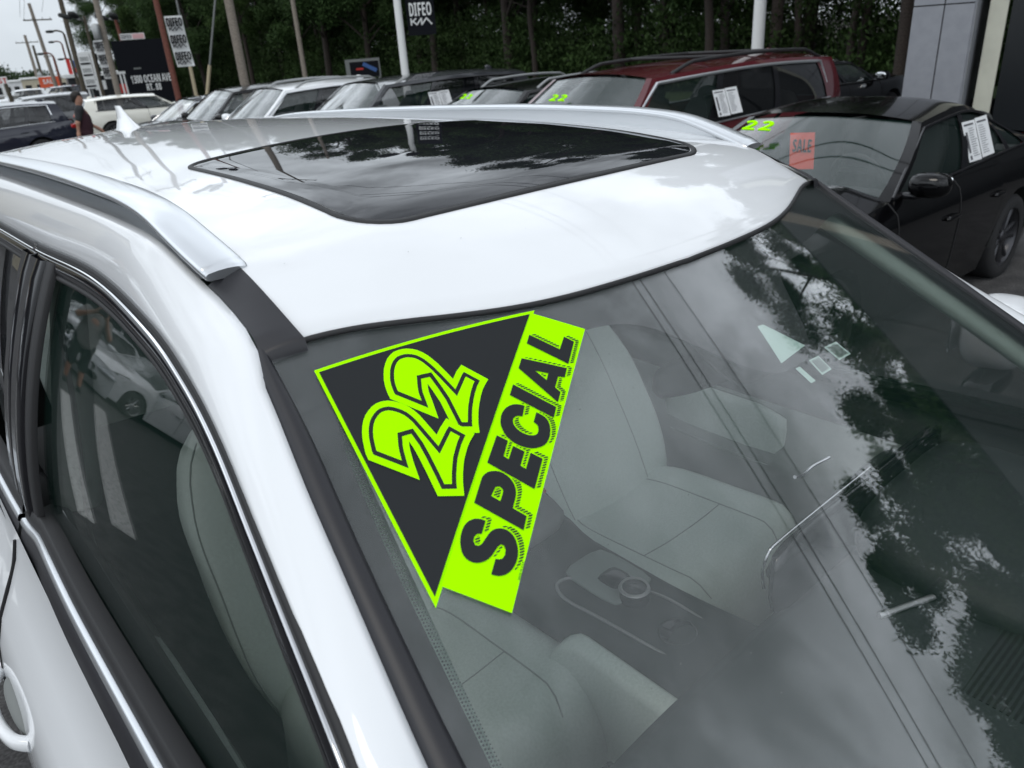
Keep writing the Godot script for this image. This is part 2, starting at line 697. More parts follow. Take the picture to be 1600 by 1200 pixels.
func band(path: PackedVector3Array, a: float, b: float, lift: float, thick: float) -> Shape:
	# a strip beside a path in the plane of the side windows, from a to b metres below or behind it
	var rows := []
	var n := path.size()
	var d := Vector3.ZERO
	for i in n:
		var t := (path[mini(i + 1, n - 1)] - path[maxi(i - 1, 0)]).normalized()
		var out := Vector3(-0.935, 0.353, 0.0)
		out = (out - t * out.dot(t)).normalized()
		d = t.cross(out).normalized()
		if d.y > 0:
			d = -d
		var m := (a + b) / 2
		var r := minf(0.003, (b - a) / 3)
		rows.append(PackedVector3Array([path[i] + d * a + out * (lift - thick), path[i] + d * a + out * (lift - r), path[i] + d * (a + r) + out * lift, path[i] + d * m + out * (lift + r * 0.3), path[i] + d * (b - r) + out * lift, path[i] + d * b + out * (lift - r), path[i] + d * b + out * (lift - thick)]))
	return Shape.new().grid(rows)


func build_suv() -> void:
	var car := thing("white_suv", "white SUV with black sunroof filling the foreground, two neon stickers on its windshield", "SUV")
	suv_roof(car)
	for s in [-1.0, 1.0]:
		suv_side(car, s)
	suv_windshield(car)
	suv_lower_body(car)
	suv_cabin(car)


func suv_roof(car: Node3D) -> void:
	var rows := []
	for i in 61:
		var t := i / 60.0
		var row := PackedVector3Array()
		for j in 61:
			var x := lerpf(-0.604, 0.604, j / 60.0)
			var z := lerpf(roof_front(x), -2.9, pow(t, 1.15))
			# the panel meets the glass flush along its front edge
			var y := roof_top(x, z)
			row.append(Vector3(x, y, z))
		rows.append(row)
	# rolled lip at the windshield
	var lip := PackedVector3Array()
	var lip2 := PackedVector3Array()
	for p in rows[0]:
		lip.append(p + Vector3(0, -0.004, 0.003))
		lip2.append(p + Vector3(0, -0.016, -0.002))
	rows.push_front(lip)
	rows.push_front(lip2)
	var roof := part("roof_panel", Shape.new().grid(rows), M["white_paint"], car)
	# black rubber in the joint between roof and glass
	var bead := PackedVector3Array()
	for j in 61:
		var x := lerpf(-0.63, 0.63, j / 60.0)
		bead.append(on_glass(x, roof_front(x) + 0.0045, 0.0005))
	part("glass_seal", Shape.new().tube(bead, 0.0042), M["rubber"], roof)
	# sunroof: dark glass in a rounded frame
	var outline := sunroof_outline(0.0)
	var seal := sunroof_outline(0.010)
	var inner := sunroof_outline(-0.004)
	var s := Shape.new()
	var ring := [PackedVector3Array(), PackedVector3Array(), PackedVector3Array(), PackedVector3Array()]
	for i in outline.size():
		var a := seal[i]
		var b := outline[i]
		ring[0].append(Vector3(a.x, roof_y(a.x, a.y) - 0.002, a.y))
		ring[1].append(Vector3(a.x, roof_y(a.x, a.y) + 0.0025, a.y) * 0.9995 + Vector3(0, 0.0008, 0))
		ring[2].append(Vector3(b.x, roof_y(b.x, b.y) + 0.003, b.y))
		ring[3].append(Vector3(inner[i].x, roof_y(inner[i].x, inner[i].y) - 0.004, inner[i].y))
	for r in ring:
		r.append(r[0])
	s.grid(ring)
	part("sunroof_seal", s, M["rubber"], car)
	var rows2 := []
	var steps := 14
	for k in steps + 1:
		var f := 1.0 - float(k) / steps
		var row := PackedVector3Array()
		for p in inner:
			var c := Vector2(0, -0.48) + (p - Vector2(0, -0.48)) * f
			var edge := 0.004 * smoothstep(0.0, 0.012, (1.0 - f) * 0.45)
			row.append(Vector3(c.x, roof_y(c.x, minf(c.y, 0.1)) + 0.001 + edge, c.y))
		row.append(row[0])
		rows2.append(row)
	part("sunroof", Shape.new().grid(rows2), M["sunroof_glass"], car)
	# specks of dirt on the paint and the glass
	var speck := Shape.new()
	var ring2 := PackedVector3Array()
	for i in 6:
		ring2.append(Vector3(cos(TAU * i / 6), 0, sin(TAU * i / 6) * 0.7) * 0.0009)
	speck.fan(ring2)
	var spots := []
	for i in 150:
		var x := rng.randf_range(-0.56, 0.56)
		var z := rng.randf_range(-2.2, 0.0)
		if absf(x) > 0.44 or z > -0.08 or z < -0.9:
			spots.append(Transform3D(Basis(Vector3.UP, rng.randf() * TAU).scaled(Vector3.ONE * pow(rng.randf(), 2.0) * 1.3 + Vector3.ONE * 0.35), Vector3(x, roof_y(x, z) + 0.0012, z)))
	for i in 130:
		var x := rng.randf_range(-0.6, 0.6)
		var z := rng.randf_range(0.16, 0.85)
		spots.append(Transform3D(Basis(Quaternion(Vector3.UP, glass_normal(x, z))).scaled_local(Vector3.ONE * (0.3 + pow(rng.randf(), 2.0) * 0.8)), on_glass(x, z, 0.0008)))
	scatter("dirt_specks", speck.mesh(), M["cabin_grey"], spots, car)
	# shark fin aerial
	var fin := []
	for k in 9:
		var t := k / 8.0
		var y := roof_y(0, -2.72) - 0.01 + 0.105 * t
		var half := 0.042 * (1.0 - t) * (1.0 - t) + 0.008
		var z0 := -2.82 - 0.012 * t
		var z1 := -2.53 - 0.235 * pow(t, 0.8)
		var row := PackedVector3Array()
		for q in [[0.0, 0.0], [0.5, 1.0], [0.85, 0.75], [1.0, 0.0], [0.85, -0.75], [0.5, -1.0], [0.15, -0.8], [0.0, 0.0]]:
			row.append(Vector3(half * q[1], y - 0.05 * q[0] * (1.0 - t) * 0.0, lerpf(z0, z1, q[0])))
		fin.append(row)
	var fs := Shape.new().grid(fin)
	fs.fan(fin[-1])
	part("aerial_fin", fs, M["white_paint"], car)


func sunroof_outline(grow: float) -> PackedVector2Array:
	# rounded rectangle whose front edge bows forward
	var out := PackedVector2Array()
	var hx := 0.415 + grow
	var z0 := -0.846 - grow
	var z1 := -0.128 + grow
	var corners := [[hx, z1, 0.075, 0.0], [-hx, z1, 0.075, PI / 2], [-hx, z0, 0.055, PI], [hx, z0, 0.055, 1.5 * PI]]
	for c in corners:
		var r: float = c[2] + grow
		var cx: float = c[0] - signf(c[0]) * r
		var cz: float = c[1] + (-r if c[1] > -0.4 else r)
		for k in 9:
			var a: float = c[3] + PI / 2 * k / 8.0
			out.append(Vector2(cx + r * cos(a), cz + r * sin(a)))
		var nxt: Array = corners[(corners.find(c) + 1) % 4]
		# straight edge in between
		var e := Vector2(nxt[0] - signf(nxt[0]) * (nxt[2] + grow), nxt[1] + (-(nxt[2] + grow) if nxt[1] > -0.4 else nxt[2] + grow))
		var a2: float = nxt[3]
		e += Vector2(cos(a2), sin(a2)) * (nxt[2] + grow)
		var st: Vector2 = out[-1]
		for k in range(1, 10):
			out.append(st.lerp(e, k / 10.0))
	for i in out.size():
		var p := out[i]
		var f := clampf((p.y + 0.4) / 0.28, 0, 1)
		out[i].y += 0.032 * f * (1.0 - (p.x / 0.42) * (p.x / 0.42))
		var b := clampf((-0.55 - p.y) / 0.3, 0, 1)
		out[i].y -= 0.012 * b * (1.0 - (p.x / 0.42) * (p.x / 0.42))
	return out


func suv_side(car: Node3D, s: float) -> void:
	# roof rail: a flat bright bar that dips into the ditch at both ends
	var path := smooth(v3([-0.606, 1.652, -2.83, -0.618, 1.699, -2.5, -0.622, 1.727, -2.0, -0.625, 1.749, -1.4, -0.626, 1.760, -0.95, -0.626, 1.760, -0.6, -0.626, 1.755, -0.44, -0.626, 1.744, -0.34, -0.625, 1.724, -0.26, -0.623, 1.708, -0.205, -0.621, 1.6965, -0.168, -0.620, 1.692, -0.156, -0.620, 1.689, -0.148, -0.620, 1.687, -0.143]), 6)
	var prof := PackedVector2Array([Vector2(-0.024, -0.009), Vector2(-0.028, -0.007), Vector2(-0.0295, -0.003), Vector2(-0.0285, 0.001), Vector2(-0.0255, 0.0030), Vector2(-0.012, 0.0052), Vector2(0.0, 0.0058), Vector2(0.012, 0.0052), Vector2(0.0255, 0.0030), Vector2(0.0285, 0.001), Vector2(0.0295, -0.003), Vector2(0.028, -0.007), Vector2(0.024, -0.009)])
	var k := PackedFloat32Array()
	for i in path.size():
		var z := path[i].z
		var toe := clampf((z + 0.166) / 0.025, 0, 1)
		k.append((1.0 + 0.10 * smoothstep(-0.38, -0.19, z) - 0.5 * smoothstep(-2.6, -2.83, z)) * sqrt(1.0 - 0.2 * toe * toe))
	var rail := Shape.new().sweep(flip(path, s), prof, Vector3.UP, true, true, k)
	var rail_part := part("roof_rail", rail, M["satin_silver"], car)
	# its inner wall stands in the ditch
	var wall_top := PackedVector3Array()
	var wall_foot := PackedVector3Array()
	for p in path:
		if p.z < -0.16:
			wall_top.append(p + Vector3(0.021, -0.004, 0))
			wall_foot.append(Vector3(-0.603, minf(roof_y(-0.603, p.z), p.y) - 0.004, p.z))
	part("rail_wall", Shape.new().grid(loft(flip(wall_top, s), flip(wall_foot, s), 60, 3)), M["satin_silver"], rail_part)
	# the ditch under the rail: dull strip, then matt black cover towards the windshield
	var outer := ditch_outer()
	var inner := PackedVector3Array()
	var shore := PackedVector3Array()
	for p in even(outer, 120):
		if p.z < -0.16:
			shore.append(p)
			inner.append(Vector3(-0.596, roof_y(-0.596, p.z) - 0.005, p.z))
	var base_rows := loft(flip(shore, s), flip(inner, s), 60, 4, Vector3(0, -0.006, 0))
	part("rail_base", Shape.new().grid(base_rows), M["satin_silver"], car)
	var cov_out := PackedVector3Array()
	var cov_in := PackedVector3Array()
	for p in even(outer, 120):
		if p.z > -0.176:
			cov_out.append(p + Vector3(0.001, 0.0015, 0))
			var zi := maxf(p.z, -0.152)
			cov_in.append(Vector3(-0.601, roof_top(-0.601, minf(zi, 0.004)) + 0.0006 - 0.5 * maxf(0.0, zi - 0.004), zi + 0.016 * smoothstep(-0.14, 0.0, zi)))
	var rows := loft(flip(cov_out, s), flip(cov_in, s), 40, 6, Vector3(0, 0.0022, 0))
	# turned-down front end
	for r in rows:
		var e: Vector3 = r[-1]
		r.append(e + Vector3(0, -0.004, 0.006))
		r.append(e + Vector3(0, -0.018, 0.008))
	part("ditch_cover", Shape.new().grid(rows), M["satin_black"], car)
	# white panel between ditch, windshield trim and windows
	var top := PackedVector3Array()
	for p in outer:
		top.append(p + Vector3(0, 0.002, 0))
	for p in trim_outer().slice(6):
		top.append(p)
	var low := PackedVector3Array()
	for p in window_line():
		low.append(p)
	# pair the two edges station by station along z
	var tops := PackedVector3Array()
	var lows := PackedVector3Array()
	var te := even(top, 400)
	var le := even(low, 400)
	for i in 90:
		var f := i / 89.0
		var zt := lerpf(-2.75, 0.90, f)
		var zl := lerpf(-2.55, 0.76, f) - 0.08 * sin(PI * clampf((f - 0.55) / 0.45, 0, 1))
		tops.append(at_z(te, zt))
		lows.append(at_z(le, zl))
	var side_rows := []
	for j in 9:
		var t := j / 8.0
		var row := PackedVector3Array()
		for i in 90:
			var p := tops[i].lerp(lows[i], t)
			var w := tops[i].distance_to(lows[i])
			var along := (tops[mini(i + 1, 89)] - tops[maxi(i - 1, 0)]).normalized()
			var out := along.cross(lows[i] - tops[i]).normalized()
			if out.x > 0:
				out = -out
			row.append(p + out * w * lerpf(0.34, 0.24, smoothstep(-0.25, 0.15, p.z)) * t * (1.0 - t))
		row = flip(row, s)
		side_rows.append(row)
	# edges turned in
	var turn_in := PackedVector3Array()
	for p in side_rows[0]:
		turn_in.append(p + Vector3(0.004 * -s * -1.0, -0.012, 0))
	side_rows.push_front(turn_in)
	var turn_low := PackedVector3Array()
	for p in side_rows[-1]:
		turn_low.append(p + Vector3(-s * 0.012, -0.002, 0))
	side_rows.append(turn_low)
	part("side_frame", Shape.new().grid(side_rows), M["white_paint"], car)
	# black trim beside the windshield
	var to := even(trim_outer(), 50)
	var ti := PackedVector3Array()
	for p in to:
		var z := p.z + 0.012
		ti.append(on_glass(-trim_inner(z), z, 0.003))
	var trim_rows := loft(flip(to, s), flip(ti, s), 50, 5, Vector3(0, 0.004, 0.002))
	var drop := PackedVector3Array()
	for p in trim_rows[-1]:
		drop.append(p + Vector3(0, -0.006, 0))
	trim_rows.append(drop)
	var skirt := PackedVector3Array()
	for p in trim_rows[0]:
		skirt.append(p + Vector3(-s * 0.002, -0.014, 0))
	trim_rows.push_front(skirt)
	part("pillar_trim", Shape.new().grid(trim_rows), M["satin_black"], car)
	# window surround, from outside in
	var line := even(window_line(), 140)
	var front := PackedVector3Array()
	var rear := PackedVector3Array()
	for p in line:
		if p.z >= -1.043:
			front.append(p)
		if p.z <= -1.046:
			rear.append(p)
	for piece in [front, rear]:
		var q := flip(piece, s)
		part("window_seal", side_band(q, s, -0.004, 0.011, 0.001, 0.012), M["rubber"], car)
		part("bright_strip", side_band(q, s, 0.011, 0.0165, 0.004, 0.012), M["chrome"], car)
		part("window_frame", side_band(q, s, 0.018, 0.046, -0.002, 0.012), M["gloss_black"], car)
		part("glass_run", side_band(q, s, 0.046, 0.058, -0.006, 0.012), M["rubber"], car)
	# belt line strips
	var belt := even(smooth(v3([-0.905, 0.985, -2.4, -0.912, 1.000, -1.6, -0.912, 1.004, -1.20, -0.908, 1.012, -0.98, -0.902, 1.030, -0.86, -0.905, 1.048, -0.72, -0.908, 1.052, -0.5, -0.906, 1.060, -0.2, -0.903, 1.075, 0.1, -0.895, 1.095, 0.5, -0.875, 1.112, 0.76]), 6), 110)
	for cut in [[-2.4, -1.035], [-1.028, 0.8]]:
		var q := PackedVector3Array()
		for p in belt:
			if p.z >= cut[0] and p.z <= cut[1]:
				q.append(p)
		q = flip(q, s)
		part("belt_seal", side_band(q, s, -0.046, -0.012, -0.004, 0.03), M["rubber"], car)
		part("belt_bright_strip", side_band(q, s, -0.013, 0.006, 0.004, 0.02), M["satin_silver"], car)
		part("belt_trim", side_band(q, s, 0.006, 0.058, 0.001, 0.03), M["satin_black"], car)
	# side windows: front door, rear door, quarter
	for w in [[-0.90, 0.73, "front_door_window", "side_glass"], [-1.95, -1.14, "rear_door_window", "privacy_glass"], [-2.5, -2.02, "quarter_window", "privacy_glass"]]:
		var rows2 := []
		for layer in [0.0, 0.004]:
			var set_rows := []
			for j in 13:
				var row := PackedVector3Array()
				for i in 41:
					var z := lerpf(w[0], w[1], i / 40.0)
					var yt := at_z(line, z).y - 0.045
					var yb := at_z(belt, z).y + 0.01
					yt = maxf(yt, yb + 0.002)
					var y := lerpf(yb, yt, j / 12.0)
					row.append(Vector3((side_x(y) + 0.024 + layer + 0.02 * (z + 0.4) * (z + 0.4)) * -s, y, z))
				set_rows.append(row)
			rows2.append(set_rows)
		var g := Shape.new()
		g.grid(rows2[0])
		g.grid(rows2[1])
		part(w[2], g, M[w[3]], car)
	# door pillars: two gloss black covers with a gap, and the guide of the front glass
	for b in [[-1.215, -1.128, 0.004, "pillar_cover", "gloss_black"], [-1.118, -1.012, 0.006, "pillar_cover", "gloss_black"], [-1.010, -0.952, -0.002, "glass_guide", "rubber"], [-2.03, -1.94, 0.002, "pillar_cover", "gloss_black"]]:
		var rows3 := []
		for j in 17:
			var t := j / 16.0
			var row := PackedVector3Array()
			for e in [[b[0], -0.016], [b[0], b[2] - 0.003], [b[0] + 0.004, b[2]], [b[1] - 0.004, b[2]], [b[1], b[2] - 0.003], [b[1], -0.016]]:
				var z: float = e[0] + 0.055 + 0.015 * t
				var yt := at_z(line, e[0] + 0.07).y - 0.022
				var yb := at_z(belt, z).y - 0.02
				var y := lerpf(yb, yt, t)
				row.append(Vector3((side_x(y) - e[1]) * -s, y, z))
			rows3.append(row)
		part(b[3], Shape.new().grid(rows3), M[b[4]], car)


func at_z(p: PackedVector3Array, z: float) -> Vector3:
	if z <= p[0].z:
		return p[0]
	for i in p.size() - 1:
		if p[i + 1].z >= z:
			return p[i].lerp(p[i + 1], clampf((z - p[i].z) / maxf(p[i + 1].z - p[i].z, 1e-5), 0, 1))
	return p[-1]


func side_band(q: PackedVector3Array, s: float, a: float, b: float, lift: float, thick: float) -> Shape:
	if s < 0:
		return band(q, a, b, lift, thick)
	var g := band(mirrored(q), a, b, lift, thick)
	var m := g.mesh()
	var arr := m.surface_get_arrays(0)
	var v: PackedVector3Array = arr[Mesh.ARRAY_VERTEX]
	var out := Shape.new()
	out.group += 1
	for i in range(0, v.size(), 3):
		out.tri(Vector3(-v[i].x, v[i].y, v[i].z), Vector3(-v[i + 2].x, v[i + 2].y, v[i + 2].z), Vector3(-v[i + 1].x, v[i + 1].y, v[i + 1].z))
	return out


func suv_windshield(car: Node3D) -> void:
	var g := Shape.new()
	for lift in [0.0, -0.0022, -0.005]:
		var rows := []
		for i in 41:
			var t := i / 40.0
			var row := PackedVector3Array()
			for j in 61:
				var u := lerpf(-1.0, 1.0, j / 60.0)
				var x := u * 0.64
				var z := 0.0
				for k in 4:
					z = lerpf(roof_front(x) - 0.006, cowl_z(x), t)
					x = u * (trim_inner(z) + 0.004)
				row.append(on_glass(x, z, lift))
			rows.append(row)
		g.grid(rows)
	var glass := part("windshield", g, M["windshield_glass"], car)
	# black printed border behind the glass
	var f := Shape.new()
	var top := []
	for k in 9:
		var row := PackedVector3Array()
		for j in 91:
			var x := lerpf(-0.66, 0.66, j / 90.0)
			var z0 := roof_front(x) - 0.01
			var z1 := roof_front(x) + frit_depth(x)
			var z := lerpf(z0, z1, k / 8.0)
			row.append(on_glass(clampf(x, -trim_inner(z) - 0.01, trim_inner(z) + 0.01), z, -0.0075))
		top.append(row)
	f.group += 1
	for k in 8:
		for j in 90:
			var xm := lerpf(-0.66, 0.66, (j + 0.5) / 90.0)
			var zm: float = (top[k][j].z + top[k + 1][j].z) / 2
			f.quad(top[k][j], top[k][j + 1], top[k + 1][j + 1], top[k + 1][j])
	var dots := []
	for s in [-1.0, 1.0]:
		var rows := []
		for i in 61:
			var z := lerpf(0.0, 1.0, i / 60.0)
			var xi := pick(z, [0.0, 0.585, 0.10, 0.615, 0.148, 0.633, 0.204, 0.646, 0.254, 0.657, 0.36, 0.675, 0.46, 0.691, 0.7, 0.725, 1.0, 0.77])
			var row := PackedVector3Array()
			for k in 4:
				row.append(on_glass(s * lerpf(xi, trim_inner(z) + 0.012, k / 3.0), z, -0.0085))
			rows.append(row)
			for n in 5:
				var zz := z + n / 60.0 / 5.0
				for c in 3:
					var zc := zz + (0.5 if c % 2 else 0.0) / 300.0
					var xx := pick(zc, [0.0, 0.585, 0.10, 0.615, 0.148, 0.633, 0.204, 0.646, 0.254, 0.657, 0.36, 0.675, 0.46, 0.691, 0.7, 0.725, 1.0, 0.77])
					var p := on_glass(s * (xx - 0.0022 - 0.0032 * c), zc, -0.0085)
					dots.append(Transform3D(Basis(Quaternion(Vector3.UP, glass_normal(p.x, p.z))).scaled_local(Vector3.ONE * (1.15 - 0.25 * c)), p))
		f.grid(rows)
	part("black_border", f, M["frit"], glass)
	var dot := Shape.new()
	var ring := PackedVector3Array()
	for i in 6:
		ring.append(Vector3(cos(TAU * i / 6), 0, sin(TAU * i / 6)) * 0.0013)
	dot.fan(ring)
	scatter("border_dots", dot.mesh(), M["frit"], dots, glass)
	# camera housing behind the glass, reflected light painted on its pale face, and the mirror
	var h := part("camera_housing", Shape.new().pillow(on_glass(0.02, 0.26, -0.05), Vector3(0.17, 0.05, 0.16), 5.0, Basis(Vector3.RIGHT, 0.55)), M["cabin_dark"], car)
	var w := sheet([Vector2(0.0053, 0.2781), Vector2(0.0192, 0.2792), Vector2(0.055, 0.3314), Vector2(-0.0206, 0.3376)], -0.0065)
	part("camera_window_glint", w, M["label_green"], h)
	var mirror := part("rear_view_mirror", Shape.new().pillow(Vector3(0.02, 1.43, 0.19), Vector3(0.25, 0.065, 0.03), 4.0, Basis(Vector3.UP, -0.2)), M["cabin_dark"], car)
	part("mirror_arm", Shape.new().bar(Vector3(0.02, 1.44, 0.2), on_glass(0.02, 0.27, -0.03), 0.012), M["cabin_dark"], mirror)


func frit_depth(x: float) -> float:
	var a := absf(x)
	return pick(a, [0.0, 0.205, 0.05, 0.2, 0.09, 0.17, 0.13, 0.12, 0.155, 0.09, 0.185, 0.068, 0.24, 0.055, 0.3, 0.058, 0.40, 0.066, 0.50, 0.075, 0.58, 0.085, 0.66, 0.09])


func sheet(outline: Array, lift: float, cell := 0.02) -> Shape:
	# a flat outline given in plan (x, z), laid on the windshield
	var s := Sheet.new()
	lay(s, PackedVector2Array(outline), lift, cell)
	return s


func lay(s: Sheet, poly: PackedVector2Array, lift: float, cell := 0.02) -> void:
	var idx := Geometry2D.triangulate_polygon(poly)
	var todo := []
	for i in range(0, idx.size(), 3):
		todo.append([poly[idx[i]], poly[idx[i + 1]], poly[idx[i + 2]]])
	while todo.size():
		var t: Array = todo.pop_back()
		var longest := 0
		var most := 0.0
		for k in 3:
			var d: float = t[k].distance_to(t[(k + 1) % 3])
			if d > most:
				most = d
				longest = k
		if most > cell:
			var a: Vector2 = t[longest]
			var b: Vector2 = t[(longest + 1) % 3]
			var c: Vector2 = t[(longest + 2) % 3]
			var m := (a + b) / 2
			todo.append([a, m, c])
			todo.append([m, b, c])
		else:
			# clockwise seen from outside
			var turn: float = (t[1] - t[0]).cross(t[2] - t[0])
			for k in ([0, 1, 2] if turn > 0 else [0, 2, 1]):
				s.corner(on_glass(t[k].x, t[k].y, lift), glass_normal(t[k].x, t[k].y))


func suv_lower_body(car: Node3D) -> void:
	var d := {"L": 5.1, "W": 2.14, "tumble": 0.865, "profile": [[0.21, 0.94], [0.36, 0.985], [0.48, 1.0], [0.62, 0.988], [0.765, 0.960], [0.905, 0.892]], "H": 1.74, "wb": 2.85, "tyre": 0.385, "clear": 0.21, "belt0": 1.00, "belt1": 0.965, "hood": 0.98, "cowl": 1.27, "tail": -2.2, "axle": 1.68}
	# this body is drawn about its own middle, 0.38 m behind the header
	var body := Node3D.new()
	var parts := body_shell(d)
	for p in parts:
		var m: MeshInstance3D = put(p[0], p[1].mesh(), M["white_paint"] if p[2] == "paint" else M[p[2]], car)
		m.position = Vector3(0, 0, -0.38)
	body.free()
	for sx in [-1.0, 1.0]:
		for z in [1.68 - 0.38, 1.68 - 2.85 - 0.38]:
			wheel(car, Vector3(sx * 0.90, 0.385, z), 0.385, 0.235, sx, "alloy", 10)
	for s in [-1.0, 1.0]:
		# door edges, handles in their recesses
		for z in [-1.03, 0.62]:
			var edge := smooth(v3([-0.934, 0.965, z, -0.956, 0.905, z + 0.004, -0.992, 0.84, z + 0.008, -1.028, 0.765, z + 0.012, -1.057, 0.62, z + 0.010, -1.070, 0.48, z, -1.054, 0.36, z]), 5)
			part("door_gap", Shape.new().tube(flip(edge, s), 0.0042, -1, 6), M["seam_black"], car)
		for z in [-0.885, -1.94]:
			var rec := Shape.new().pillow(Vector3(s * 1.038, 0.655, z + 0.03), Vector3(0.05, 0.095, 0.22), 2.4, Basis(Vector3.FORWARD, s * 0.2))
			part("handle_recess", rec, M["cabin_grey"], car)
			var grip := smooth(v3([-1.046, 0.650, z - 0.15, -1.076, 0.655, z - 0.115, -1.091, 0.658, z - 0.03, -1.089, 0.658, z + 0.06, -1.074, 0.655, z + 0.125, -1.048, 0.650, z + 0.155]), 5)
			part("door_handle", Shape.new().sweep(flip(grip, s), PackedVector2Array([Vector2(-0.007, -0.017), Vector2(-0.012, -0.008), Vector2(-0.012, 0.008), Vector2(-0.007, 0.017), Vector2(0.007, 0.017), Vector2(0.012, 0.008), Vector2(0.012, -0.008), Vector2(0.007, -0.017)])), M["white_paint"], car)
		# door mirrors
		var c := Vector3(s * 1.10, 1.195, 0.285)
		var housing := part("door_mirror", Shape.new().pillow(c, Vector3(0.25, 0.17, 0.16), 2.8, Basis(Vector3.UP, s * 0.18), 28, 14), M["white_paint"], car)
		part("mirror_foot", Shape.new().pillow(Vector3(s * 0.97, 1.11, 0.32), Vector3(0.20, 0.05, 0.08), 3.0), M["gloss_black"], housing)
		part("mirror_glass", Shape.new().pillow(c + Vector3(0, 0, -0.078), Vector3(0.20, 0.13, 0.01), 5.0), M["chrome"], housing)
	# cowl and wipers at the foot of the windshield
	var cowl := []
	for j in 31:
		var x := lerpf(-0.80, 0.80, j / 30.0)
		var z := cowl_z(x)
		cowl.append(PackedVector3Array([on_glass(x, z - 0.01, -0.001), on_glass(x, z - 0.01, 0.008), Vector3(x, glass_y(x, z) - 0.02, z + 0.07), Vector3(x, glass_y(x, z) - 0.035, z + 0.14)]))
	part("cowl_panel", Shape.new().grid(cowl), M["satin_black"], car)
	for w in [[-0.62, 0.02], [0.0, 0.62]]:
		var a := on_glass(w[1], cowl_z(w[1]) - 0.01, 0.03)
		var b := on_glass(w[0], cowl_z(w[0]) - 0.05, 0.012)
		part("wiper", Shape.new().bar(a, b, 0.009, 0.006), M["rubber"], car)


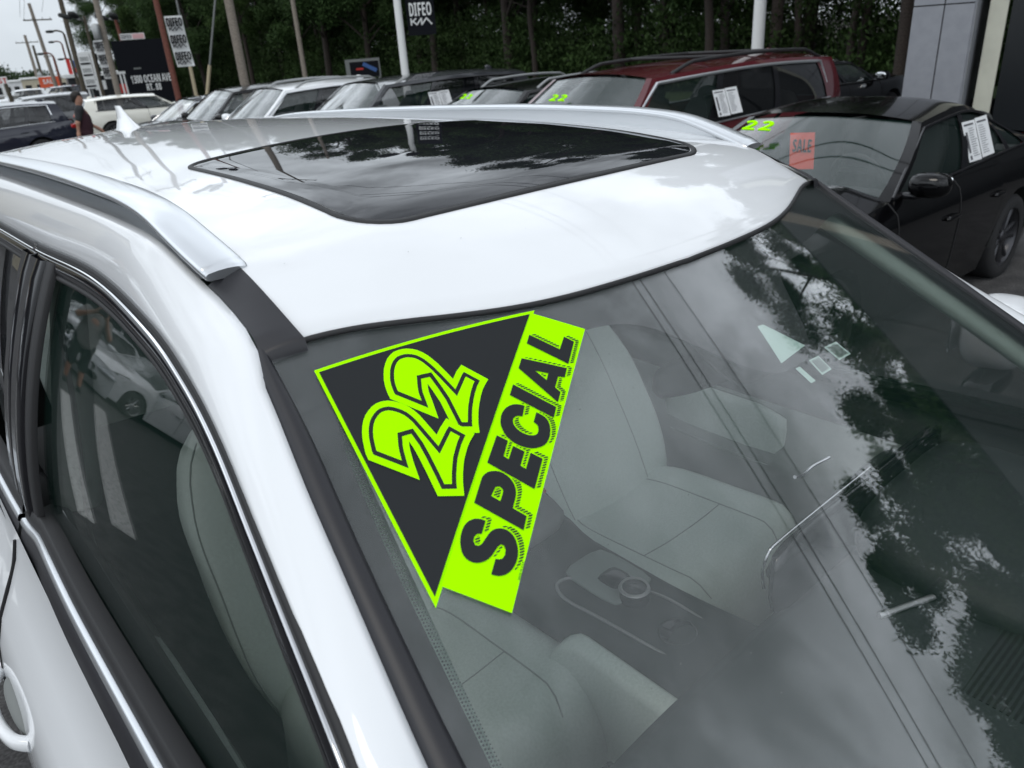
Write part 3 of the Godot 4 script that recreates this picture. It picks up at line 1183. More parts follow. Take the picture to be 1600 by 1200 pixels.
func suv_cabin(car: Node3D) -> void:
	# floor, headliner, pillars inside
	var tub := Shape.new()
	tub.box(Vector3(0, 0.34, -0.75), Vector3(1.75, 0.03, 3.4))
	tub.box(Vector3(0, 0.62, 0.93), Vector3(1.7, 0.6, 0.03))
	tub.box(Vector3(0, 0.62, -2.4), Vector3(1.7, 0.6, 0.03))
	part("cabin_floor", tub, M["carpet"], car)
	var rows := []
	for i in 21:
		var z := lerpf(roof_front(0.3) - 0.05, -2.7, i / 20.0)
		var row := PackedVector3Array()
		for j in 13:
			var x := lerpf(-0.66, 0.66, j / 12.0)
			row.append(Vector3(x, roof_y(x * 0.9, z) - 0.045 - 0.10 * maxf(0, absf(x) - 0.5), z))
		rows.append(row)
	part("headliner", Shape.new().grid(rows), M["headliner"], car)
	for s in [-1.0, 1.0]:
		var pil := smooth(v3([-0.62, 1.60, -0.02, -0.655, 1.50, 0.15, -0.70, 1.36, 0.38, -0.76, 1.16, 0.70, -0.79, 1.05, 0.87]), 5)
		part("pillar_lining", Shape.new().sweep(flip(pil, s), PackedVector2Array([Vector2(-0.04, -0.015), Vector2(-0.025, -0.035), Vector2(0.025, -0.035), Vector2(0.04, -0.015), Vector2(0.02, 0.0), Vector2(-0.02, 0.0)])), M["headliner"], car)
		part("pillar_lining", Shape.new().bar(Vector3(s * 0.63, 1.56, -1.16), Vector3(s * 0.78, 0.95, -1.12), 0.035, 0.055), M["headliner"], car)
		var door := []
		var sill := []
		for i in 15:
			var z := lerpf(-1.0, 0.85, i / 14.0)
			sill.append(PackedVector3Array([Vector3(s * 0.89, 1.03, z), Vector3(s * 0.845, 1.035, z), Vector3(s * 0.815, 1.01, z), Vector3(s * 0.80, 0.965, z)]))
			door.append(PackedVector3Array([Vector3(s * 0.802, 0.97, z), Vector3(s * 0.79, 0.86, z), Vector3(s * 0.76, 0.80, z), Vector3(s * 0.80, 0.74, z), Vector3(s * 0.83, 0.40, z)]))
		var dc := part("door_lining", Shape.new().grid(door), M["interior_grey"], car)
		part("door_sill", Shape.new().grid(sill), M["dash_plastic"], dc)
		part("door_pad", Shape.new().pillow(Vector3(s * 0.80, 0.86, -0.30), Vector3(0.05, 0.18, 0.42), 7.0, Basis(Vector3.BACK, s * -0.12)), M["glass_tinted_leather"], dc)
		# sun visors folded up under the roof
		var visor := part("sun_visor", Shape.new().pillow(Vector3(s * 0.33, 1.585, -0.005), Vector3(0.40, 0.022, 0.17), 6.0, Basis(Vector3.RIGHT, 0.45)), M["headliner"], car)
		part("warning_label", Shape.new().box(Vector3(s * 0.33, 1.601, 0.0), Vector3(0.06, 0.002, 0.05), Basis(Vector3.RIGHT, 0.45)), M["visor_orange"], visor)
		# belt hanging beside the door pillar
		part("seat_belt", Shape.new().sweep(v3([s * 0.705, 1.46, -1.02, s * 0.735, 1.25, -1.0, s * 0.79, 0.95, -0.98, s * 0.80, 0.6, -0.98]), PackedVector2Array([Vector2(-0.002, -0.024), Vector2(-0.002, 0.024), Vector2(0.002, 0.024), Vector2(0.002, -0.024)]), Vector3.BACK), M["cabin_grey"], car)
	front_seat(car, -0.385)
	front_seat(car, 0.385)
	# rear bench
	var bench := part("rear_bench", Shape.new().pillow(Vector3(0, 0.62, -1.62), Vector3(1.36, 0.24, 0.55), 4.0), M["glass_tinted_leather"], car)
	part("bench_back", Shape.new().pillow(Vector3(0, 0.98, -1.97), Vector3(1.36, 0.68, 0.2), 4.0, Basis(Vector3.RIGHT, -0.42)), M["glass_tinted_leather"], bench)
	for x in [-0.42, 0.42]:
		part("headrest", Shape.new().pillow(Vector3(x, 1.38, -2.10), Vector3(0.27, 0.17, 0.1), 3.0), M["glass_tinted_leather"], bench)
	# dashboard
	var dash := []
	for j in 41:
		var x := lerpf(-0.80, 0.80, j / 40.0)
		var back := 0.36 + 0.10 * pow(absf(x) / 0.8, 4.0)
		var h := 1.035 + 0.01 * cos(x * 2.0)
		var z1 := cowl_z(x) - 0.03
		dash.append(PackedVector3Array([Vector3(x, glass_y(x, z1) - 0.03, z1), Vector3(x, h + 0.02, lerpf(z1, back, 0.4)), Vector3(x, h + 0.028, lerpf(z1, back, 0.75)), Vector3(x, h + 0.015, back + 0.03), Vector3(x, h - 0.005, back), Vector3(x, h - 0.10, back + 0.035), Vector3(x, h - 0.20, back + 0.02), Vector3(x, 0.62, back + 0.12), Vector3(x, 0.45, back + 0.3)]))
	var dash_part := part("dashboard", Shape.new().grid(dash), M["dash_plastic"], car)
	var hood := Shape.new().pillow(Vector3(0.40, 1.075, 0.55), Vector3(0.50, 0.13, 0.42), 3.2, Basis(Vector3.RIGHT, 0.12), 32, 14)
	part("instrument_hood", hood, M["dash_plastic"], dash_part)
	var screen := part("display_panel", Shape.new().pillow(Vector3(0.26, 1.115, 0.368), Vector3(0.62, 0.135, 0.022), 8.0, Basis(Vector3.RIGHT, -0.05)), M["gloss_black"], dash_part)
	part("bright_strip", Shape.new().tube(smooth(v3([-0.045, 1.10, 0.352, -0.055, 1.14, 0.352, -0.045, 1.172, 0.354, -0.02, 1.180, 0.355, 0.12, 1.184, 0.356, 0.28, 1.188, 0.358]), 5), 0.0028), M["chrome"], screen)
	var grille := Shape.new()
	for i in 34:
		var z := 0.62 + i * 0.0085
		grille.box(Vector3(0.16, 1.066 + 0.0012 * sin(i * 0.3), z), Vector3(0.34, 0.004, 0.0042))
	part("speaker_grille", grille, M["seam_black"], dash_part)
	for v in [[0.05, 0.50, 0.30, 0.60], [0.30, 0.60, 0.44, 0.83]]:
		part("vent_trim", Shape.new().bar(Vector3(v[0], 1.075, v[1]), Vector3(v[2], 1.078, v[3]), 0.005), M["dull_silver"], dash_part)
	# steering wheel
	var wheel_b := Basis(Vector3.RIGHT, 0.45)
	var hub := Vector3(0.42, 0.955, 0.235)
	var ring := PackedVector3Array()
	for i in 33:
		var a := TAU * i / 32
		ring.append(hub + wheel_b * Vector3(cos(a) * 0.18, sin(a) * 0.18, 0))
	var sw := part("steering_wheel", Shape.new().tube(ring, 0.014), M["dash_plastic"], car)
	var spokes := Shape.new().pillow(hub, Vector3(0.16, 0.13, 0.06), 3.0, wheel_b)
	for a in [0.0, PI, -PI / 2]:
		spokes.bar(hub, hub + wheel_b * Vector3(cos(a) * 0.175, sin(a) * 0.175, 0), 0.02, 0.014)
	part("wheel_hub", spokes, M["dash_plastic"], sw)
	part("bright_strip", Shape.new().tube(smooth(v3([0.30, 1.095, 0.205, 0.335, 1.085, 0.205, 0.37, 1.09, 0.205, 0.41, 1.10, 0.22]), 5), 0.004), M["chrome"], sw)
	# centre console with dial, cup holders and light side pads
	var con := Shape.new()
	var crow := []
	for i in 25:
		var z := lerpf(-0.50, 0.42, i / 24.0)
		var h := 0.835 + 0.03 * smoothstep(0.0, 0.4, z) + 0.03 * smoothstep(-0.2, -0.3, z)
		crow.append(PackedVector3Array([Vector3(-0.135, 0.40, z), Vector3(-0.135, h - 0.04, z), Vector3(-0.12, h - 0.005, z), Vector3(-0.10, h, z), Vector3(0.10, h, z), Vector3(0.12, h - 0.005, z), Vector3(0.135, h - 0.04, z), Vector3(0.135, 0.40, z)]))
	con.grid(crow)
	var console := part("centre_console", con, M["dash_plastic"], car)
	part("armrest", Shape.new().pillow(Vector3(0, 0.875, -0.40), Vector3(0.24, 0.07, 0.30), 4.0), M["cabin_grey"], console)
	var dial := part("gear_dial", Shape.new().lathe(Vector3(0.02, 0.842, 0.02), Vector3.UP, [Vector2(0.0, 0.03), Vector2(0.026, 0.03), Vector2(0.031, 0.026), Vector2(0.032, 0.0)], 24), M["gloss_black"], console)
	part("dial_ring", Shape.new().lathe(Vector3(0.02, 0.842, 0.02), Vector3.UP, [Vector2(0.026, 0.031), Vector2(0.031, 0.033), Vector2(0.034, 0.028)], 24), M["dull_silver"], dial)
	part("button_panel", Shape.new().pillow(Vector3(0.035, 0.842, -0.07), Vector3(0.13, 0.012, 0.17), 6.0), M["interior_grey"], console)
	part("button_panel", Shape.new().pillow(Vector3(0.035, 0.846, -0.05), Vector3(0.06, 0.012, 0.06), 6.0), M["gloss_black"], console)
	part("tray_rim", Shape.new().tube(smooth(v3([-0.055, 0.845, 0.30, -0.075, 0.842, 0.02, -0.085, 0.842, -0.08, -0.065, 0.842, -0.13, -0.025, 0.842, -0.12, -0.02, 0.842, -0.04]), 6), 0.0035), M["dull_silver"], console)
	part("tray_rim", Shape.new().tube(smooth(v3([0.055, 0.845, 0.30, 0.07, 0.842, 0.1, 0.055, 0.842, 0.02, 0.02, 0.842, -0.02]), 6), 0.003), M["dull_silver"], console)
	for z in [0.15, 0.245]:
		part("cup_holder", Shape.new().lathe(Vector3(0.0, 0.84, z), Vector3.UP, [Vector2(0.0, 0.0035), Vector2(0.034, 0.0045), Vector2(0.038, 0.009), Vector2(0.040, 0.004)], 24), M["gloss_black"], console)
	# light padded side of the console, facing the passenger's knee
	var pad := []
	for i in 23:
		var t := i / 22.0
		var z := lerpf(-0.07, 0.42, t)
		var e := 1.0 - pow(1.0 - minf(1.0, t * 4.5), 2.0)
		var top := lerpf(0.70, 0.856, e)
		pad.append(PackedVector3Array([Vector3(-0.136, top - 0.012, z), Vector3(-0.142, top, z), Vector3(-0.150, top + 0.004, z), Vector3(-0.172, top + 0.003, z), Vector3(-0.181, top - 0.003, z), Vector3(-0.186, top - 0.016, z), Vector3(-0.180, lerpf(top, 0.70, 0.6), z), Vector3(-0.150, 0.62, z), Vector3(-0.140, 0.55, z)]))
	part("knee_pad", Shape.new().grid(pad), M["glass_tinted_leather"], console)
	for s in [-1.0, 1.0]:
		part("buckle", Shape.new().pillow(Vector3(s * 0.155, 0.80, -0.42), Vector3(0.03, 0.11, 0.05), 5.0), M["cabin_dark"], console)
		part("buckle_button", Shape.new().pillow(Vector3(s * 0.155, 0.858, -0.42), Vector3(0.02, 0.012, 0.035), 5.0), M["buckle_red"], console)


func front_seat(car: Node3D, x: float) -> void:
	# cushion: bolsters left and right, a dished middle
	var rows := []
	for i in 19:
		var t := i / 18.0
		var z := lerpf(-0.40, 0.09, t)
		var end := pow(absf(2.0 * t - 1.0), 6.0)
		var row := PackedVector3Array()
		for j in 25:
			var u := lerpf(-1.0, 1.0, j / 24.0)
			var w := 0.27 - 0.05 * end
			var h := 0.735 + 0.035 * t + 0.045 * pow(absf(u), 2.5) - 0.06 * pow(absf(u), 12.0) - 0.09 * pow(clampf((t - 0.82) / 0.18, 0, 1), 2.0)
			h -= 0.006 * exp(-pow((absf(u) - 0.58) / 0.035, 2.0)) + 0.004 * exp(-pow((t - 0.55) / 0.02, 2.0)) * float(absf(u) < 0.58)
			row.append(Vector3(x + u * w, h, z))
		row.insert(0, Vector3(x - 0.26, 0.50, z))
		row.append(Vector3(x + 0.26, 0.50, z))
		rows.append(row)
	var first := PackedVector3Array()
	for p in rows[-1]:
		first.append(Vector3(p.x, 0.48, p.z - 0.02))
	rows.append(first)
	var seat := part("front_seat", Shape.new().grid(rows), M["glass_tinted_leather"], car)
	for j in [6, 20]:
		var line := PackedVector3Array()
		for i in range(1, 18):
			line.append(rows[i][j] + Vector3(0, 0.0008, 0))
		part("seam", Shape.new().tube(line, 0.0018, -1, 5), M["stitching"], seat)
	var across := PackedVector3Array()
	for j in range(6, 21):
		across.append(rows[10][j] + Vector3(0, 0.0005, 0))
	part("seam", Shape.new().tube(across, 0.0016, -1, 5), M["stitching"], seat)
	# backrest: closed sections from the hip to the shoulder
	var back := []
	for i in 23:
		var t := i / 22.0
		var c := Vector3(x, lerpf(0.66, 1.27, t), lerpf(-0.38, -0.70, t) - 0.02 * sin(PI * t))
		var w := pick(t, [0.0, 0.245, 0.2, 0.278, 0.5, 0.284, 0.75, 0.268, 0.88, 0.225, 0.96, 0.16, 1.0, 0.10])
		var th := pick(t, [0.0, 0.09, 0.3, 0.095, 0.7, 0.085, 0.9, 0.065, 1.0, 0.02])
		var row := PackedVector3Array()
		for j in 36:
			var a := TAU * j / 36
			var ca := cos(a)
			var sa := sin(a)
			var px := signf(ca) * pow(absf(ca), 0.55) * w
			var pz := signf(sa) * pow(absf(sa), 0.75) * th
			if sa > 0:
				pz += 0.055 * pow(absf(px) / 0.27, 3.0) * sin(PI * clampf(t * 1.05, 0, 1)) - 0.02
				pz -= 0.006 * exp(-pow((absf(px) - 0.155) / 0.008, 2.0))
				pz -= 0.005 * exp(-pow((t - 0.62) / 0.02, 2.0)) * float(absf(px) < 0.155)
			row.append(c + Vector3(px, pz * -0.2, pz))
		back.append(row)
	var bs := Shape.new().grid(back, true)
	bs.fan(back[-1], false)
	var b := part("backrest", bs, M["glass_tinted_leather"], seat)
	part("headrest", Shape.new().pillow(Vector3(x, 1.385, -0.75), Vector3(0.27, 0.18, 0.11), 3.0, Basis(Vector3.RIGHT, -0.2), 28, 14), M["glass_tinted_leather"], seat)
	for dx in [-0.06, 0.06]:
		part("headrest_post", Shape.new().bar(Vector3(x + dx, 1.22, -0.70), Vector3(x + dx, 1.34, -0.74), 0.007), M["chrome"], seat)
	for sx in [-1.0, 1.0]:
		# seams of the side bolsters
		var seam := PackedVector3Array()
		for i in range(2, 21):
			var r: PackedVector3Array = back[i]
			seam.append(r[7 if sx > 0 else 11] + Vector3(0, 0, 0.0))
		part("seam", Shape.new().tube(seam, 0.0018, -1, 5), M["stitching"], b)
		var side := PackedVector3Array()
		for i in range(2, 21):
			side.append(back[i][2 if sx > 0 else 16])
		part("seam", Shape.new().tube(side, 0.002, -1, 5), M["stitching"], b)


# ---------- stickers on the windshield: outlines in plan, tenths of a millimetre ----------

const OUTLINES := {
	"L": "-3487,1522 -3277,1873 -3081,1760 -3014,1877 -3332,2083 -3609,1602",
	"A": "-3824,1732 -3396,2119 -3520,2200 -3588,2150 -3734,2241 -3719,2322 -3850,2406 -3957,1817",
	"Ah": "-3795,1944 -3667,2056 -3757,2116",
	"I": "-4176,1949 -3915,2441 -4044,2527 -4310,2035",
	"C": "-4249,2232 -4281,2198 -4318,2169 -4356,2149 -4401,2137 -4456,2134 -4507,2144 -4552,2160 -4591,2183 -4649,2235 -4675,2275 -4688,2310 -4702,2356 -4709,2408 -4690,2491 -4668,2541 -4634,2592 -4593,2635 -4545,2673 -4497,2695 -4443,2712 -4393,2718 -4343,2711 -4293,2692 -4250,2668 -4184,2609 -4156,2569 -4136,2525 -4132,2487 -4139,2447 -4180,2367 -4300,2442 -4287,2487 -4293,2512 -4310,2535 -4335,2558 -4363,2572 -4392,2573 -4425,2563 -4459,2540 -4487,2511 -4511,2477 -4528,2437 -4536,2400 -4537,2364 -4529,2332 -4513,2304 -4490,2285 -4463,2278 -4435,2278 -4409,2288 -4369,2320",
	"E": "-4798,2335 -4731,2454 -4901,2564 -4874,2622 -4722,2532 -4651,2653 -4810,2749 -4781,2811 -4600,2701 -4529,2827 -4859,3032 -5112,2519",
	"P": "-5534,2775 -5286,2620 -5255,2607 -5218,2602 -5175,2604 -5131,2621 -5093,2644 -5060,2673 -5036,2711 -5019,2757 -5011,2799 -5015,2838 -5022,2877 -5039,2913 -5065,2947 -5098,2976 -5214,3053 -5142,3199 -5275,3290",
	"Ph": "-5327,2823 -5268,2789 -5241,2779 -5217,2775 -5193,2782 -5172,2797 -5161,2819 -5167,2843 -5185,2865 -5279,2923",
	"S": "-5555,2986 -5582,2951 -5615,2921 -5654,2900 -5702,2888 -5747,2889 -5794,2901 -5836,2923 -5872,2948 -5904,2975 -5931,3006 -5953,3039 -5972,3075 -5982,3112 -5982,3152 -5971,3188 -5950,3221 -5923,3247 -5892,3267 -5860,3280 -5825,3289 -5789,3292 -5754,3290 -5716,3283 -5681,3273 -5623,3257 -5599,3255 -5580,3259 -5566,3271 -5561,3286 -5564,3309 -5576,3331 -5594,3349 -5618,3363 -5640,3372 -5664,3374 -5683,3368 -5700,3358 -5724,3334 -5865,3421 -5841,3449 -5809,3477 -5774,3496 -5737,3508 -5694,3512 -5650,3509 -5608,3498 -5566,3482 -5528,3460 -5494,3434 -5464,3400 -5438,3362 -5419,3323 -5409,3283 -5408,3246 -5416,3210 -5433,3176 -5461,3146 -5488,3126 -5519,3111 -5551,3103 -5586,3103 -5622,3108 -5657,3118 -5719,3138 -5743,3142 -5766,3142 -5788,3137 -5805,3128 -5814,3111 -5815,3091 -5805,3071 -5789,3053 -5768,3041 -5744,3035 -5724,3037 -5708,3044 -5682,3066",
	"two": "-6206,1752 -6190,1676 -6158,1601 -6124,1527 -6081,1457 -6039,1404 -5989,1355 -5931,1315 -5867,1288 -5805,1271 -5742,1268 -5674,1283 -5608,1314 -5556,1358 -5510,1410 -5474,1462 -5443,1520 -5421,1589 -5405,1666 -5395,1820 -5388,1952 -5292,1905 -5164,1857 -5004,2178 -5110,2220 -5183,2259 -5253,2307 -5317,2354 -5371,2406 -5432,2469 -5488,2535 -5572,2654 -5817,2496 -5763,2251 -5727,2068 -5705,1925 -5702,1838 -5730,1881 -5754,1928 -5805,2051 -5871,2249",
	"two2": "-5565,1308 -5549,1232 -5523,1152 -5487,1077 -5439,1009 -5395,957 -5342,910 -5281,871 -5216,847 -5155,839 -5098,848 -5040,864 -4990,889 -4938,927 -4893,972 -4857,1029 -4828,1094 -4808,1170 -4791,1249 -4773,1401 -4764,1507 -4659,1449 -4549,1412 -4388,1732 -4463,1763 -4537,1799 -4614,1851 -4683,1906 -4755,1968 -4817,2034 -4880,2107 -4941,2198 -5179,2049 -5138,1873 -5088,1659 -5073,1495 -5068,1391 -5100,1439 -5123,1483 -5166,1610 -5239,1806",
	"wedge": "-5467,2036 -5409,2047 -5464,2136 -5572,2240 -5498,2132",
	"wedge2": "-4845,1596 -4790,1609 -4857,1705 -4964,1812 -4881,1690",
	"tri": "-6103,510 -3122,1255 -6524,3324",
	"ban": "-3216,1277 -2714,1799 -5930,3806 -6359,3206",
	"label1": "-59,3522 52,3529 70,3786 -52,3785",
	"label2": "330,3513 593,3521 571,3762 287,3765",
	"label3": "874,3456 1227,3456 1264,3703 899,3707",
}


func outline(k: String) -> PackedVector2Array:
	var out := PackedVector2Array()
	for pair in OUTLINES[k].split(" "):
		var xy: PackedStringArray = pair.split(",")
		out.append(Vector2(float(xy[0]), float(xy[1])) / 10000.0)
	return out


func cut_hole(p: PackedVector2Array, hole: PackedVector2Array) -> PackedVector2Array:
	# joins a hole to its outline by a slit
	var bi := 0
	var bj := 0
	var best := 1e9
	for i in p.size():
		for j in hole.size():
			var d := p[i].distance_to(hole[j])
			if d < best:
				best = d
				bi = i
				bj = j
	if Geometry2D.is_polygon_clockwise(p) == Geometry2D.is_polygon_clockwise(hole):
		hole.reverse()
		bj = hole.size() - 1 - bj
	var out := PackedVector2Array()
	for i in bi + 1:
		out.append(p[i])
	for j in hole.size() + 1:
		out.append(hole[(bj + j) % hole.size()])
	out.append(p[bi] + Vector2(0.00002, 0.00002))
	for i in range(bi + 1, p.size()):
		out.append(p[i])
	return out


func solid_turn(p: PackedVector2Array) -> PackedVector2Array:
	if Geometry2D.is_polygon_clockwise(p):
		p.reverse()
	return p


func grown(p: PackedVector2Array, d: float) -> Array:
	return Geometry2D.offset_polygon(p, d, Geometry2D.JOIN_MITER)


func build_stickers() -> void:
	var tri := thing("year_sticker", "triangular black windshield sticker with neon edge and a neon number 22", "sticker")
	var edge := solid_turn(outline("tri"))
	part("sticker_sheet", sheet(Array(edge), 0.0016, 0.03), M["neon"], tri)
	var s := Sheet.new()
	for p in grown(edge, -0.0043):
		lay(s, p, 0.0023, 0.03)
	part("dark_ground", s, M["ink"], tri)
	for k in [["two2", 0.0028, "wedge2"], ["two", 0.0040, "wedge"]]:
		var whole := solid_turn(outline(k[0]))
		var digit := Sheet.new()
		lay(digit, whole, k[1], 0.03)
		var o := part("digit", digit, M["neon"], tri)
		var line := Sheet.new()
		for p in grown(whole, -0.0075):
			lay(line, p, k[1] + 0.0004, 0.03)
		part("dark_outline", line, M["ink"], o)
		var fill := Sheet.new()
		for p in grown(whole, -0.0125):
			lay(fill, p, k[1] + 0.0008, 0.03)
		part("fill", fill, M["neon"], o)
	small_print(tri, Vector2(-0.585, 0.318), Vector2(-0.520, 0.285), 0.0030, "neon")
	var ban := thing("special_banner", "neon yellow-green banner sticker reading SPECIAL in slanted black capitals", "sticker")
	var sheet_outline := solid_turn(outline("ban"))
	part("sticker_sheet", sheet(Array(sheet_outline), 0.0040, 0.03), M["neon"], ban)
	var shift := Vector2(0.0076, 0.0020)
	var letters := []
	for k in ["S", "P", "E", "C", "I", "A", "L"]:
		letters.append(solid_turn(outline(k)))
	var across := Vector2(0.0076, 0.0023).normalized()
	var along := Vector2(-across.y, across.x)
	for n in letters.size():
		var p: PackedVector2Array = letters[n]
		var q := p
		var hole := PackedVector2Array()
		var key: String = ["", "Ph", "", "", "", "Ah", ""][n]
		var l := Sheet.new()
		if key:
			hole = outline(key)
			q = cut_hole(p, hole)
		lay(l, q, 0.0052, 0.03)
		part("letter", l, M["ink"], ban)
		# hatched drop shadow: what the letter sweeps when it is pushed sideways, less the letters and a neon gap round them
		var swept: Array = [p]
		for step in range(1, 7):
			var moved := PackedVector2Array()
			for v in p:
				moved.append(v + shift * step / 6.0)
			var all := []
			for a in swept:
				if Geometry2D.is_polygon_clockwise(a):
					continue
				for m in Geometry2D.merge_polygons(a, moved):
					all.append(m)
			swept = all.filter(func(a): return not Geometry2D.is_polygon_clockwise(a))
			swept.sort_custom(func(a, b): return a.size() > b.size())
			swept = swept.slice(0, 1)
		var left: Array = swept
		for other in range(maxi(0, n - 1), mini(letters.size(), n + 2)):
			for g in grown(letters[other], 0.0020 if other == n else 0.0014):
				if Geometry2D.is_polygon_clockwise(g):
					continue
				var rest := []
				for a in left:
					if Geometry2D.is_polygon_clockwise(a):
						continue
					rest.append_array(Geometry2D.clip_polygons(a, g))
				left = rest
		if key:
			for g in grown(solid_turn(hole.duplicate()), -0.0022):
				left.append(g)
		var h := Sheet.new()
		for a in left:
			if a.size() < 3 or Geometry2D.is_polygon_clockwise(a):
				continue
			var lo := 1e9
			var hi := -1e9
			for v in a:
				lo = minf(lo, v.dot(along))
				hi = maxf(hi, v.dot(along))
			var t := floorf(lo / 0.0026) * 0.0026
			while t < hi:
				var c := along * (t + 0.0007)
				var stripe := PackedVector2Array([c - across * 2 - along * 0.0007, c + across * 2 - along * 0.0007, c + across * 2 + along * 0.0007, c - across * 2 + along * 0.0007])
				for piece in Geometry2D.intersect_polygons(a, stripe):
					if piece.size() >= 3:
						lay(h, piece, 0.0050, 0.05)
				t += 0.0026
		part("hatched_shadow", h, M["ink"], ban)
	small_print(ban, Vector2(-0.590, 0.377), Vector2(-0.525, 0.337), 0.0050, "print")
	# small paper labels under the camera
	var n := 0
	for k in ["label1", "label2", "label3"]:
		var o := thing("windshield_label", ["plain pale green label strip, leftmost of three inside the windshield", "barcode label in the middle of three inside the windshield", "barcode label, rightmost of three inside the windshield"][n], "label")
		var q := outline(k)
		part("label_sheet", sheet(Array(q), -0.0068, 0.03), M["label_green"], o)
		if n > 0:
			var bars := Sheet.new()
			for i in 6:
				var a := q[0].lerp(q[1], 0.12 + i * 0.13)
				var b := q[3].lerp(q[2], 0.12 + i * 0.13)
				var c := q[0].lerp(q[1], 0.18 + i * 0.13)
				var e := q[3].lerp(q[2], 0.18 + i * 0.13)
				lay(bars, PackedVector2Array([a.lerp(b, 0.1), c.lerp(e, 0.1), c.lerp(e, 0.9), a.lerp(b, 0.9)]), -0.0058, 0.05)
			part("bar_code", bars, M["cabin_dark"], o)
		n += 1


func small_print(parent: Node3D, a: Vector2, b: Vector2, lift: float, material: String) -> void:
	# the maker's line along the edge
	var t := TextMesh.new()
	t.font = font(false)
	t.text = "MADE IN U.S.A."
	t.font_size = 16
	t.pixel_size = 0.0002
	t.depth = 0.0002
	var o := put("small_print", t, M[material], parent)
	var p := on_glass((a.x + b.x) / 2, (a.y + b.y) / 2, lift)
	var x := (on_glass(b.x, b.y) - on_glass(a.x, a.y)).normalized()
	var z := glass_normal((a.x + b.x) / 2, (a.y + b.y) / 2)
	o.transform = Transform3D(Basis(x, z.cross(x), z), p)


func font(bold: bool) -> SystemFont:
	var f := SystemFont.new()
	f.font_names = PackedStringArray(["Droid Sans"])
	f.font_weight = 700 if bold else 400
	return f


func lettering(words: String, high: float, wide: float, material: String, parent: Node3D, at: Vector3, turn := 0.0, called := "lettering") -> MeshInstance3D:
	# flat capitals of a given height, squeezed or spread to a given width
	var t := TextMesh.new()
	t.font = font(true)
	t.text = words
	t.font_size = 32
	t.pixel_size = 0.01
	t.depth = 0.02
	t.curve_step = 4.0
	var box := t.get_aabb()
	var o := put(called, t, M[material], parent)
	var k := Vector3(wide / maxf(box.size.x, 0.01), high / maxf(box.size.y, 0.01), 0.5)
	o.transform = Transform3D(Basis(Vector3.UP, turn) * Basis.from_scale(k), at)
	return o


# ---------- other cars ----------

func car_half(d: Dictionary, z: float) -> float:
	var a: float = absf(z) / (d.L / 2)
	var e := maxf(0.0, (a - 0.62) / 0.38)
	return d.W / 2 * (1.0 - 0.17 * e * e)


func car_belt(d: Dictionary, z: float) -> float:
	if z > d.cowl:
		var t: float = (z - d.cowl) / (d.L / 2 - d.cowl)
		return lerpf(d.belt0, d.hood - 0.09, t * 0.5 + t * t * 0.5)
	return lerpf(d.belt1, d.belt0, smoothstep(-d.L / 2, d.cowl, z))


func car_bottom(d: Dictionary, z: float) -> float:
	var y: float = d.clear + 0.02
	for zw in [d.axle, d.axle - d.wb]:
		var r: float = d.tyre * 1.17
		var dz: float = z - zw
		if absf(dz) < r:
			y = maxf(y, d.tyre + sqrt(r * r - dz * dz))
	return y


func side_column(d: Dictionary, z: float, s: float) -> PackedVector3Array:
	var h := car_half(d, z)
	var b := car_belt(d, z)
	var y0 := minf(car_bottom(d, z), b - 0.12)
	var k: float = d.get("tumble", 0.90)
	var key := []
	for q in d.get("profile", [[d.clear, 0.93], [0.36, 0.975], [0.52, 0.99], [0.70, 1.0], [0.84, 0.985], [0.93, 0.952]]) + [[b, k]]:
		key.append(Vector2(q[1] * h, q[0]))
	if not d.has("profile"):
		key[5].y = lerpf(key[4].y, b, 0.6)
	var out := PackedVector3Array()
	for i in 13:
		var y := lerpf(y0, b, i / 12.0)
		var x: float = key[-1].x
		for j in 6:
			if y <= key[j + 1].y or j == 5:
				var t := clampf((y - key[j].y) / maxf(key[j + 1].y - key[j].y, 0.001), 0, 1)
				x = cubic_interpolate(key[j].x, key[j + 1].x, key[maxi(j - 1, 0)].x, key[mini(j + 2, 6)].x, t)
				break
		out.append(Vector3(x * s, y, z))
	return out


